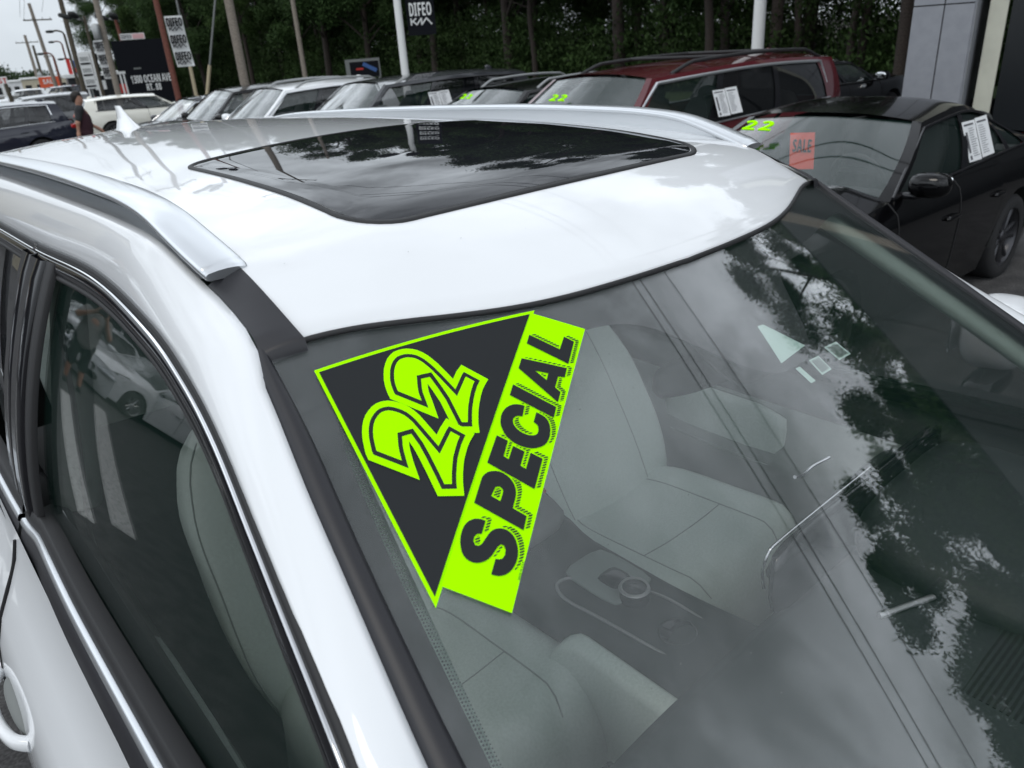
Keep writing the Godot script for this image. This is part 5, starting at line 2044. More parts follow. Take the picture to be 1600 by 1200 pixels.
func dealer_banner(o: Node3D, at: Vector3, w: float, h: float, turn: float, rows: int, ground: String, ink: String, sway := 0.0) -> void:
	var cloth := []
	var b := Basis(Vector3.UP, turn)
	for i in 13:
		var t := i / 12.0
		var row := PackedVector3Array()
		for j in 7:
			var u := j / 6.0
			row.append(at + b * Vector3(u * w + sway * t * t, -t * h, 0.04 * sin(t * 5.0 + u * 2.0) * u))
		cloth.append(row)
	var back := part("banner", Shape.new().grid(cloth), M[ground], o)
	var cell := h / rows
	for k in rows:
		var t := (k + 0.45) / rows
		var yy := -(k + 0.43) * cell
		var off := b * Vector3(0, 0, 0.055)
		lettering("DIFEO", cell * 0.48, w * 0.86, ink, back, at + off + b * Vector3(w * 0.49 + sway * t * t, yy + cell * 0.06, 0), turn)
		lettering("DIFEO", cell * 0.50, w * 0.86, ink, back, at + off + b * Vector3(w * 0.515 + sway * t * t, yy + cell * 0.06, 0.002), turn)
		var s := Shape.new()
		logo_strokes(s, at + off + b * Vector3(w * 0.14 + sway * t * t, yy - cell * 0.42, 0), w * 0.72, cell * 0.20, b * Vector3.RIGHT)
		part("emblem", s, M[ink], back)


func build_street() -> void:
	# light poles of the lot with dealer signs
	var a := pole("sign_pole", "white pole with a black dealer sign left of the dark red SUV", "pole", Vector3(10.07, 0, -15.81), 6.4, 0.10, "white_metal")
	var sa := part("sign_board", Shape.new().box(Vector3(0.50, 4.05, 0.18), Vector3(0.66, 3.2, 0.05), Basis(Vector3.UP, -0.55)), M["sign_black"], a)
	var f := Basis(Vector3.UP, -0.55)
	for k in 4:
		var y := 2.80 + k * 0.72
		lettering("DIFEO", 0.28, 0.52, "white_metal", sa, Vector3(0.50, y + 0.20, 0.18) + f * Vector3(0, 0, 0.03), -0.55)
		var s := Shape.new()
		logo_strokes(s, Vector3(0.50, y - 0.12, 0.18) + f * Vector3(-0.24, 0, 0.035), 0.48, 0.13, f * Vector3.RIGHT)
		part("emblem", s, M["white_metal"], sa)
	flood_lamp(a, 6.3, Vector3(-1, 0, 0.4).normalized(), 2)
	var wb := pole("light_pole", "white light pole rising behind the dark red SUV", "pole", Vector3(13.35, 0, -8.29), 7.0, 0.125, "white_metal")
	flood_lamp(wb, 6.9, Vector3(-1, 0, 0.3).normalized(), 2)
	# big utility pole with guy wires in pale guards
	var c := pole("utility_pole", "thick weathered utility pole behind the parked row with two guy wires beside it", "utility pole", Vector3(9.49, 0, -24.02), 11.6, 0.145, "weathered_wood")
	crossarm(c, 10.7, 1.2, 0.0)
	var base := Vector3(9.49, ground_y(-24.0), -24.02)
	var g := 0
	for q in [[Vector3(8.08, 0, -24.57), Vector3(8.20, 9.0, -24.5)], [Vector3(8.0, 0, -24.6), Vector3(9.45, 4.6, -24.05)]]:
		var lo: Vector3 = q[0] + Vector3(0, ground_y(-24.5), 0)
		var hi: Vector3 = q[1]
		var o := thing("guy_wire", ["upright grey pipe in a pale yellow sleeve left of the thick utility pole", "slanting guy wire in a pale yellow sleeve left of the thick utility pole"][g], "guy wire", lo)
		part("cable", Shape.new().bar(Vector3.ZERO, hi - lo, 0.032), M["cabin_grey"], o)
		part("guard", Shape.new().bar((hi - lo) * 0.001, (hi - lo).normalized() * 2.3, 0.055), M["pale_wood"], o)
		g += 1
	var c2 := pole("utility_pole", "thin grey utility pole standing against the dark trees", "utility pole", Vector3(16.14, 0, -33.06), 11.0, 0.11, "weathered_wood")
	crossarm(c2, 10.3, 1.0, 0.3)
	# red-brown pole with a white three-row banner
	var e := pole("banner_pole", "red-brown pole with a large white dealer banner, right of the black address sign", "pole", Vector3(6.65, 0, -21.89), 8.0, 0.085, "rust_red_metal")
	dealer_banner(e, Vector3(0.10, 3.47, 0.02), 0.44, 1.24, -0.30, 3, "white_metal", "sign_black", 0.06)
	flood_lamp(e, 7.9, Vector3(-1, 0, 0.2).normalized(), 2)
	var fpole := pole("lamp_pole", "red-brown lamp pole rising behind the black address sign", "street lamp", Vector3(11.85, 0, -43.4), 4.85, 0.11, "rust_red_metal", Vector3(-0.15, 0, 0))
	flood_lamp(fpole, 4.75, Vector3(-1, 0, 0.5).normalized(), 2)
	# black address sign
	var sg := thing("address_sign", "big black roadside sign with white address lettering, small white board on top", "sign", Vector3(12.15, ground_y(-42.2), -42.15), -0.28)
	part("upper_board", Shape.new().box(Vector3(-0.02, 3.02, 0), Vector3(2.46, 1.36, 0.30)), M["sign_black"], sg)
	part("lower_board", Shape.new().box(Vector3(0.16, 1.42, 0.01), Vector3(2.20, 1.86, 0.34)), M["sign_black"], sg)
	for x in [-1.08, -0.92]:
		part("post", Shape.new().box(Vector3(x - 0.12, 1.1, 0), Vector3(0.07, 2.3, 0.12)), M["white_metal"], sg)
	lettering("1300 OCEAN AVE", 0.36, 1.84, "white_metal", sg, Vector3(0.16, 1.92, 0.19))
	lettering("RT. 88", 0.32, 0.68, "white_metal", sg, Vector3(0.20, 1.52, 0.19))
	part("faint_line", Shape.new().box(Vector3(-0.35, 2.42, 0.155), Vector3(0.34, 0.07, 0.02)), M["cabin_grey"], sg)
	var tb := part("top_board", Shape.new().box(Vector3(-0.22, 3.86, 0), Vector3(1.10, 0.27, 0.08)), M["white_metal"], sg)
	part("pink_half", Shape.new().box(Vector3(0.04, 3.86, 0.043), Vector3(0.52, 0.21, 0.012)), M["pink_print"], tb)
	lettering("DIFEO", 0.17, 0.46, "sign_black", tb, Vector3(-0.50, 3.86, 0.05))
	# poles further down the road
	var i := pole("utility_pole", "pale utility pole with a transformer can left of the black address sign", "utility pole", Vector3(9.40, 0, -37.76), 11.5, 0.14, "weathered_wood", Vector3(0.2, 0, 0))
	part("transformer", Shape.new().lathe(Vector3(-0.22, 3.98, 0.1), Vector3.UP, [Vector2(0.0, -0.30), Vector2(0.14, -0.30), Vector2(0.16, -0.26), Vector2(0.16, 0.26), Vector2(0.13, 0.30), Vector2(0, 0.32)], 18), M["dull_silver"], i)
	crossarm(i, 10.8, 1.1, 0.0)
	var gp := pole("banner_pole", "dark brown lamp pole with white dealer banner left of the transformer pole", "street lamp", Vector3(10.78, 0, -45.67), 5.1, 0.10, "dark_wood", Vector3(0.1, 0, 0))
	dealer_banner(gp, Vector3(0.20, 3.95, 0.05), 0.60, 1.85, -0.25, 3, "white_metal", "sign_black", 0.10)
	flood_lamp(gp, 5.0, Vector3(-1, 0, 0.3).normalized(), 2)
	var j := pole("utility_pole", "tall dark brown pole against the sky, second pole left of the trees", "utility pole", Vector3(12.7, 0, -57.5), 13.5, 0.17, "dark_wood", Vector3(0.2, 0, 0))
	crossarm(j, 12.8, 1.0, 0.0)
	var k := pole("utility_pole", "tall grey utility pole with one crossarm, alone against the sky", "utility pole", Vector3(17.4, 0, -87.2), 8.9, 0.20, "weathered_wood", Vector3(-0.3, 0, 0))
	crossarm(k, 7.5, 1.2, 0.0)
	var l := pole("utility_pole", "far grey utility pole with one crossarm, leftmost pole but one", "utility pole", Vector3(25.5, 0, -136.6), 8.6, 0.26, "weathered_wood")
	crossarm(l, 7.6, 1.5, 0.0)
	part("transformer", Shape.new().pillow(Vector3(0.3, 3.1, 0.2), Vector3(0.6, 0.9, 0.6), 4.0, Basis(), 12, 8), M["dull_silver"], l)
	pole("utility_pole", "short far pole between the two grey poles with crossarms", "utility pole", Vector3(30.0, 0, -156.1), 7.9, 0.26, "dark_wood")
	pole("utility_pole", "faint thin pole at the left edge of the picture", "utility pole", Vector3(19.8, 0, -140.0), 8.5, 0.20, "weathered_wood", Vector3(-0.6, 0, 0))
	pole("utility_pole", "short dark wooden post near the left edge above the car roofs", "post", Vector3(11.4, 0, -75.0), 2.3, 0.20, "dark_wood", Vector3(-0.15, 0, 0))
	var n := 0
	for q in [[12.95, -59.6, 4.95, "dark_wood", "dark lamp pole left of the white price sign"], [14.05, -69.5, 3.95, "rust_red_metal", "rusty red curved lamp pole beside the orange billboard"], [17.7, -82.0, 5.2, "rust_red_metal", "rusty lamp pole behind the red pylon sign"], [17.4, -79.0, 3.7, "rust_red_metal", "short rusty lamp pole left of the red pylon sign"], [21.5, -104.0, 4.6, "weathered_wood", "far lamp pole above the orange billboard"]]:
		var o := pole("street_lamp", q[4], "street lamp", Vector3(q[0], 0, q[1]), q[2], 0.10, q[3])
		var s := Shape.new().tube(smooth(v3([0, q[2] - 0.05, 0, -0.08, q[2] + 0.12, 0, -0.35, q[2] + 0.22, 0, -0.62, q[2] + 0.2, 0]), 4), 0.055)
		part("lamp_arm", s, M[q[3]], o)
		part("lamp_head", Shape.new().pillow(Vector3(-0.8, q[2] + 0.18, 0), Vector3(0.5, 0.18, 0.3), 3.0, Basis(), 14, 8), M["cabin_dark"], o)
		n += 1
	# wires
	var runs := [[9.49, 11.0, -24.0, 9.35, 11.1, -1.3], [9.35, 11.1, -1.3, 9.5, 11.2, 27.0], [9.40, 10.9, -37.8, 9.49, 11.0, -24.0], [12.9, 12.6, -57.5, 9.40, 10.9, -37.8], [17.1, 6.6, -87.2, 12.9, 12.6, -57.5]]
	for r in runs.size():
		var q: Array = runs[r]
		for m in 3:
			var off := Vector3([-1.05, -0.72, 0.85][m], [0.0, 0.0, 0.35][m], 0)
			var p := PackedVector3Array()
			for t in 25:
				var u := t / 24.0
				var v := Vector3(q[0], q[1], q[2]).lerp(Vector3(q[3], q[4], q[5]), u) + off
				v.y -= 0.6 * 4.0 * u * (1.0 - u) * (1.0 + 0.15 * m)
				p.append(v)
			tag(part("power_line", Shape.new().tube(p, 0.013 + 0.005 * float(r < 2), -1, 5), M["wire"]), ["left", "middle", "raised right"][m] + " power line " + ["over the parked row, mirrored in the windshield", "onward from the mirrored brown pole, crossing the windshield reflection", "from the thick utility pole to the transformer pole", "from the transformer pole to the tall dark brown pole", "from the tall dark brown pole to the lone grey one"][r], "power line", "power lines along the road")
	var pole2 := pole("utility_pole", "brown utility pole with crossarm mirrored along the top of the windshield", "utility pole", Vector3(9.35, 0, -1.3), 11.8, 0.15, "weathered_wood")
	crossarm(pole2, 10.9, 1.2, 0.0)
	# shop signs
	var py := thing("pylon_sign", "red and white pylon sign with a blue oval panel beside it", "sign", Vector3(13.6, ground_y(-63.5), -63.5), -0.2)
	for q in [[3.0, 1.0, "sign_red"], [2.25, 0.5, "white_metal"], [1.3, 1.35, "sign_red"]]:
		part("pylon_panel", Shape.new().box(Vector3(0, q[0], 0), Vector3(0.24, q[1] - 0.02, 0.2)), M[q[2]], py)
	part("oval_panel", Shape.new().pillow(Vector3(0.42, 2.45, 0), Vector3(0.52, 1.9, 0.15), 3.0), M["sign_blue"], py)
	part("panel_mark", Shape.new().pillow(Vector3(0.44, 2.75, 0.07), Vector3(0.34, 0.34, 0.05), 4.0, Basis(), 12, 8), M["sign_red"], py)
	var ws := thing("price_sign", "white roadside sign panel with black price rows between two poles", "sign", Vector3(12.05, ground_y(-52.6), -52.65), -0.25)
	part("sign_face", Shape.new().box(Vector3(0, 2.55, 0), Vector3(0.62, 1.95, 0.16)), M["white_metal"], ws)
	for r in 3:
		lettering("DIFEO", 0.22, 0.44, "cabin_grey", ws, Vector3(0.0, 3.2 - r * 0.62, 0.09))
		part("black_row", Shape.new().box(Vector3(0, 2.95 - r * 0.62, 0.085), Vector3(0.52, 0.10, 0.02)), M["sign_black"], ws)
	part("post", Shape.new().box(Vector3(0.40, 1.75, 0), Vector3(0.13, 3.5, 0.13)), M["white_metal"], ws)
	part("post", Shape.new().box(Vector3(-0.20, 0.8, 0), Vector3(0.1, 1.6, 0.1)), M["white_metal"], ws)
	var bs := thing("black_sign", "plain black square sign behind the dark brown banner pole", "sign", Vector3(13.0, ground_y(-55.4), -55.42), -0.25)
	part("sign_face", Shape.new().box(Vector3(0, 2.93, 0), Vector3(0.92, 1.22, 0.2)), M["sign_black"], bs)
	part("sign_cap", Shape.new().box(Vector3(0, 3.6, 0), Vector3(1.0, 0.14, 0.26)), M["white_metal"], bs)
	for x in [-0.3, 0.3]:
		part("post", Shape.new().box(Vector3(x, 1.15, 0), Vector3(0.1, 2.35, 0.1)), M["cabin_grey"], bs)
	var ob := thing("orange_billboard", "orange-red billboard far down the street", "billboard", Vector3(20.9, ground_y(-107), -107.0), -0.15)
	part("board", Shape.new().box(Vector3(0, 2.1, 0), Vector3(2.1, 1.15, 0.2)), M["sign_orange"], ob)
	lettering("SALE", 0.5, 1.3, "white_metal", ob, Vector3(0, 2.15, 0.12)).name = "pale_lettering"
	for x in [-0.7, 0.7]:
		part("post", Shape.new().box(Vector3(x, 0.75, 0), Vector3(0.12, 1.5, 0.12)), M["dark_wood"], ob)
	var stx := thing("red_letter_sign", "white sign with red letters at the left edge of the picture", "sign", Vector3(17.7, ground_y(-117.5), -117.6), -0.12)
	part("board", Shape.new().box(Vector3(0, 2.65, 0), Vector3(1.5, 0.95, 0.15)), M["white_metal"], stx)
	lettering("ST", 0.6, 0.9, "sign_red", stx, Vector3(0.2, 2.65, 0.1))
	part("post", Shape.new().box(Vector3(0, 1.05, 0), Vector3(0.2, 2.1, 0.12)), M["white_metal"], stx)
	var bd := thing("picture_board", "low grey framed board with a blue and red picture against the trees", "sign", Vector3(14.35, ground_y(-25), -24.95), -0.52)
	part("frame", Shape.new().box(Vector3(0, 1.72, 0), Vector3(1.22, 0.62, 0.06)), M["cabin_grey"], bd)
	part("panel", Shape.new().box(Vector3(0.05, 1.68, 0.035), Vector3(1.02, 0.52, 0.02)), M["sign_black"], bd)
	part("blue_patch", Shape.new().box(Vector3(0.24, 1.74, 0.05), Vector3(0.52, 0.13, 0.015), Basis(Vector3.BACK, -0.5)), M["sign_blue"], bd)
	part("red_patch", Shape.new().box(Vector3(-0.12, 1.70, 0.05), Vector3(0.26, 0.06, 0.015)), M["sign_red"], bd)
	for x in [-0.55, 0.55]:
		part("post", Shape.new().box(Vector3(x, 0.72, 0), Vector3(0.08, 1.45, 0.08)), M["cabin_grey"], bd)
	# low buildings along the street
	n = 0
	for q in [[28.0, -168.0, 15.0, 2.6, 10.0, "white_wall", "long low white building at the far end of the street"], [27.0, -140.0, 6.0, 2.7, 8.0, "beige_wall", "low beige building right of the far white one"], [22.5, -96.0, 4.2, 2.5, 6.0, "roof_shingle", "small dark grey building beside the orange billboard"], [16.4, -66.0, 5.2, 2.3, 8.0, "showroom_black", "dark shop front with coloured posters behind the banner pole"]]:
		var o := thing("street_building", q[6], "building", Vector3(q[0], ground_y(q[1]), q[1]), -0.2)
		part("wall", Shape.new().box(Vector3(0, q[3] / 2, 0), Vector3(q[2], q[3], q[4])), M[q[5]], o)
		part("flat_roof", Shape.new().box(Vector3(0, q[3] + 0.12, 0), Vector3(q[2] + 0.4, 0.22, q[4] + 0.4)), M["white_metal" if n != 2 else "roof_shingle"], o)
		var nw := int(q[2] / 1.3)
		for w in nw:
			var x: float = (w + 0.5) * q[2] / nw - q[2] / 2
			if n < 3:
				part("window", Shape.new().box(Vector3(x, q[3] * 0.5, q[4] / 2 + 0.02), Vector3(0.8, q[3] * 0.42, 0.06)), M["showroom_black"], o)
			else:
				part("poster", Shape.new().box(Vector3(x, 1.35 + 0.35 * (w % 2), q[4] / 2 + 0.03), Vector3(0.75, 0.6, 0.05)), M[["sign_blue", "white_metal", "sign_red", "sign_yellow"][w % 4]], o)
		n += 1
	# cars further off
	var small := {"H": 1.68, "rails": "dull_silver"}
	row_car("navy_sport_utility", "dark navy SUV with silver window line parked at the left edge", {"H": 1.66, "strip": "chrome", "L": 4.8}, "navy_paint", 2.05, -24.3, -PI / 2 + 0.04)
	row_car("cream_sport_utility", "cream white SUV with red tail light behind the walking man", {"H": 1.54, "strip": "gloss_black"}, "cream_paint", 8.0, -29.5, PI / 2 - 0.10)
	n = 0
	for q in [[1.0, -31.0, "silver_paint", "silver car roof just behind the navy SUV"], [5.2, -34.0, "grey_paint", "grey car roof behind the walking man's head"], [2.5, -40.5, "white_paint", "white car two rows behind the navy SUV"], [8.0, -46.0, "graphite_paint", "dark car in the far part of the lot, near the lamp poles"], [4.6, -51.0, "silver_paint", "silver car in the far part of the lot behind the white one"], [11.5, -60.0, "navy_paint", "blue car below the red pylon sign"], [6.4, -64.0, "white_paint", "white van-like car far down the lot"], [12.4, -78.0, "white_paint", "farthest white car beside the street"]]:
		row_car("distant_car", q[3], {"H": 1.6 + 0.12 * (n % 3)}, q[2], q[0], q[1], -PI / 2, "car")
		n += 1
	# tag and numbers in the windshield of the sedan
	var sale := thing("sale_tag", "red hanging tag reading SALE behind the windshield of the black sedan", "price tag", Vector3(4.12, 1.095, -1.985), -PI / 2 + 0.25)
	part("tag_sheet", Shape.new().box(Vector3(0, 0, 0), Vector3(0.165, 0.245, 0.002), Basis(Vector3.BACK, 0.05)), M["sale_red"], sale)
	lettering("SALE", 0.085, 0.125, "sign_black", sale, Vector3(0, 0.035, 0.003))
	n = 0
	for q in [[4.04, 1.285, -2.28, "bright green number decal at the top of the black sedan's windshield"], [4.86, 1.42, -5.15, "bright green number decal on the windshield of the dark red SUV"], [5.98, 1.36, -8.15, "bright green number decal on the windshield of the black SUV"]]:
		var o := thing("number_decal", q[3], "sticker", Vector3(q[0], q[1] + ground_y(q[2]), q[2]), -PI / 2)
		for m in 2:
			var dg := lettering("2", 0.09, 0.095, "neon", o, Vector3(-0.07 + 0.13 * m, 0, 0), 0.0, "digit")
			dg.basis = Basis(Vector3.RIGHT, -0.95) * dg.basis
		n += 1


# ---------- the wood ----------

func leaf_clump(n: int, spread: float, size: float) -> ArrayMesh:
	var s := Shape.new()
	for i in n:
		s.group += 1
		var c := Vector3(rng.randfn(), rng.randfn() * 0.7, rng.randfn()) * spread
		var b := Basis(Vector3(rng.randfn(), rng.randfn(), rng.randfn()).normalized(), rng.randf() * TAU)
		var l := size * rng.randf_range(0.7, 1.3)
		var w := l * 0.42
		s.tri(c + b * Vector3(0, -l / 2, 0), c + b * Vector3(w / 2, 0, 0.06 * l), c + b * Vector3(0, l / 2, 0))
		s.tri(c + b * Vector3(0, -l / 2, 0), c + b * Vector3(0, l / 2, 0), c + b * Vector3(-w / 2, 0, 0.06 * l))
	return s.mesh()


func make_tree(called: String, label: String, at: Vector3, h: float, spread: float, clear: float, count: int, clumps: Array, group: String) -> Node3D:
	var o := thing(called, label, "tree", at, rng.randf() * TAU, group)
	var s := Shape.new()
	var bend := Vector3(rng.randfn() * 0.35, 0, rng.randfn() * 0.35)
	var stem := smooth(PackedVector3Array([Vector3(0, -0.1, 0), bend * 0.3 + Vector3(0, h * 0.3, 0), bend + Vector3(0, h * 0.62, 0), bend * 1.4 + Vector3(0, h * 0.93, 0)]), 5)
	var r := 0.012 * h + 0.05
	s.tube(stem, r, r * 0.2, 9)
	# limbs end in lobes of leaves
	var lobes := []
	var nl := 19
	for i in nl:
		var t := (i + rng.randf()) / nl
		var y := lerpf(clear, 0.97, t) * h
		var reach := spread * (0.35 + 0.75 * sin(PI * clampf(t * 0.85 + 0.12, 0, 1))) * rng.randf_range(0.55, 1.05)
		var a := i * 2.4 + rng.randf() * 0.8
		var from := at_y(stem, y - reach * 0.45)
		var tip := at_y(stem, y) + Vector3(cos(a), 0.15 + 0.2 * rng.randf(), sin(a)) * reach * 0.85
		s.tube(smooth(PackedVector3Array([from, from.lerp(tip, 0.5) + Vector3(0, 0.15, 0), tip]), 3), r * 0.32 * (1.1 - 0.6 * t), 0.02, 6)
		lobes.append([tip, reach * rng.randf_range(0.26, 0.46)])
	part("trunk", s, M["bark"], o)
	var where := []
	var tints := []
	var hue := rng.randf_range(-0.12, 0.12)
	for i in count:
		var lobe: Array = lobes[rng.randi() % lobes.size()]
		var d := Vector3(rng.randfn(), rng.randfn() * 0.75, rng.randfn())
		d = d.normalized() * pow(rng.randf(), 0.45)
		var p: Vector3 = lobe[0] + d * lobe[1] * Vector3(1.0, 0.8, 1.0)
		where.append(Transform3D(Basis(Vector3.UP, rng.randf() * TAU) * Basis(Vector3.RIGHT, rng.randf_range(-0.6, 0.6)) * Basis.from_scale(Vector3.ONE * rng.randf_range(0.75, 1.25)), p))
		var k := rng.randf_range(0.6, 1.25)
		tints.append(Color((0.038 + 0.03 * hue) * k, (0.068 + 0.03 * hue) * k, 0.022 * k))
	scatter("crown", clumps[rng.randi() % clumps.size()], M["leaf"], where, o, tints)
	return o


func at_y(p: PackedVector3Array, y: float) -> Vector3:
	for i in p.size() - 1:
		if p[i + 1].y >= y:
			return p[i].lerp(p[i + 1], clampf((y - p[i].y) / maxf(p[i + 1].y - p[i].y, 1e-4), 0, 1))
	return p[-1]


func tree_size(z: float) -> float:
	# the wood stands tallest abreast of the SUV and falls off down the street
	return pick(z, [-100.0, 0.66, -60.0, 0.76, -45.0, 0.90, -22.0, 1.02, -5.0, 0.94, 6.0, 1.06, 14.0, 1.22, 24.0, 1.18, 40.0, 1.15])


func build_wood() -> void:
	var clumps := [leaf_clump(26, 0.24, 0.20), leaf_clump(26, 0.27, 0.19)]
	var kinds := []
	var label := "dark leafy tree in the wood behind the parked cars"
	for k in 4:
		kinds.append(make_tree("tree", label, Vector3(24, ground_y(-10) + 0.0, -10.0 - k * 7), [13.5, 15.5, 12.5, 16.5][k], [3.6, 4.2, 3.4, 3.9][k], [0.26, 0.30, 0.22, 0.34][k], 1900, clumps, "trees of the dark wood"))
	var first := true
	for row in 3:
		var x0: float = [22.6, 27.0, 33.0][row]
		var step: float = [5.6, 5.4, 6.0][row]
		var n: int = [28, 28, 26][row]
		for i in n:
			if 40.0 - i * step < -93.0:
				continue
			var z := 40.0 - i * step + rng.randf_range(-1.6, 1.6)
			var x := x0 + rng.randf_range(-1.3, 1.6) + maxf(0.0, -z - 55.0) * 0.02
			var k: Node3D = kinds[(i * 3 + row) % 4]
			var at := Vector3(x, ground_y(z), z)
			if first and i < 4:
				kinds[i].position = at
				kinds[i].scale = Vector3.ONE * tree_size(z)
				continue
			var c := copy(k, "tree", at, rng.randf() * TAU, label)
			c.scale = Vector3.ONE * tree_size(z) * rng.randf_range(0.82, 1.14)
		first = false
	# slim bare trunks at the edge of the wood
	var shown := [[25.0, -19.5, 11.0, 0.13], [22.4, -15.9, 12.0, 0.16], [24.0, -14.4, 12.0, 0.22], [23.6, -11.6, 10.0, 0.12], [23.0, -7.9, 9.0, 0.15], [22.0, -6.6, 9.0, 0.10]]
	var tn := 0
	for q in shown:
		var o := thing("bare_trunk", ["slim trunk at the edge of the wood, left of the pale leaning one", "pale slim trunk leaning before the dark wood", "thick dark trunk right of the pale slim one", "slim trunk behind the roof rack of the dark red SUV", "brown trunk between the white light pole and the showroom pillar", "thin crooked trunk beside the showroom pillar"][tn], "tree", Vector3(q[0], ground_y(q[1]), q[1]))
		var w := PackedVector3Array()
		for i in 7:
			w.append(Vector3(rng.randfn() * 0.10 * i * 0.5, q[2] * i / 6.0, rng.randfn() * 0.1 * i * 0.5))
		part("trunk", Shape.new().tube(smooth(w, 4), q[3], q[3] * 0.45, 9), M["bark"], o)
		var b := Shape.new()
		for i in 6:
			var p := at_y(w, q[2] * (0.35 + 0.1 * i))
			var a := rng.randf() * TAU
			b.tube(PackedVector3Array([p, p + Vector3(cos(a) * 0.9, 0.35, sin(a) * 0.9), p + Vector3(cos(a) * 1.7, 0.5, sin(a) * 1.7)]), q[3] * 0.3, 0.01, 5)
		part("branches", b, M["bark"], o)
		tn += 1
	var slim: Node3D = get_node("bare_trunk_001")
	for i in 16:
		var z := -4.0 - i * 3.6 + rng.randf_range(-1.2, 1.2)
		var c := copy(slim, "bare_trunk", Vector3(24.0 + rng.randf_range(-1.0, 3.5), ground_y(z), z), rng.randf() * TAU, "slim bare trunk standing in the shade of the dark wood")
		c.set_meta("group", "slim trunks in the dark wood")
		c.scale = Vector3(1.0, 1.0, 1.0) * rng.randf_range(0.7, 1.2)
	# undergrowth and the depth of the wood
	var patch := FastNoiseLite.new()
	patch.seed = 31
	patch.frequency = 0.16
	patch.fractal_octaves = 3
	var where := []
	var tints := []
	for i in 62000:
		var z := rng.randf_range(-94.0, 42.0)
		var x := 23.0 + absf(rng.randfn()) * 5.0 + (rng.randf() * 18.0 if i % 3 else 0.0)
		var y := ground_y(z) + pow(rng.randf(), 1.4) * (2.4 + minf(8.5, maxf(0.0, x - 22.5) * 1.0))
		var lush := patch.get_noise_3d(x * 0.6, y * 1.3, z)
		if lush < -0.12 and x < 31.0 and rng.randf() < 0.8:
			continue
		where.append(Transform3D(Basis(Vector3.UP, rng.randf() * TAU) * Basis.from_scale(Vector3.ONE * rng.randf_range(0.6, 1.05)), Vector3(x, y, z)))
		var k := rng.randf_range(0.6, 1.2) * (1.0 + 1.1 * lush)
		tints.append(Color(0.032 * k, 0.056 * k, 0.018 * k))
	var u := scatter("undergrowth", clumps[0], M["leaf"], where, null, tints)
	u.set_meta("label", "dense dark undergrowth filling the wood below the crowns")
	u.set_meta("category", "undergrowth")
	# far tree line at the end of the street
	where = []
	tints = []
	for i in 2600:
		var t := rng.randf()
		var x := lerpf(30.0, 130.0, t)
		var h := 3.0 + 2.2 * sin(t * 23.0) + 1.2 * sin(t * 51.0)
		where.append(Transform3D(Basis(Vector3.UP, rng.randf() * TAU) * Basis.from_scale(Vector3.ONE * rng.randf_range(2.4, 4.5)), Vector3(x, ground_y(-220) + rng.randf() * h, -225.0 - rng.randf() * 10.0)))
		tints.append(Color(0.036, 0.058, 0.026))
	var f := scatter("distant_tree_line", clumps[1], M["leaf"], where, null, tints)
	f.set_meta("label", "distant green tree line above the far white building")
	f.set_meta("category", "tree line")


# ---------- people ----------

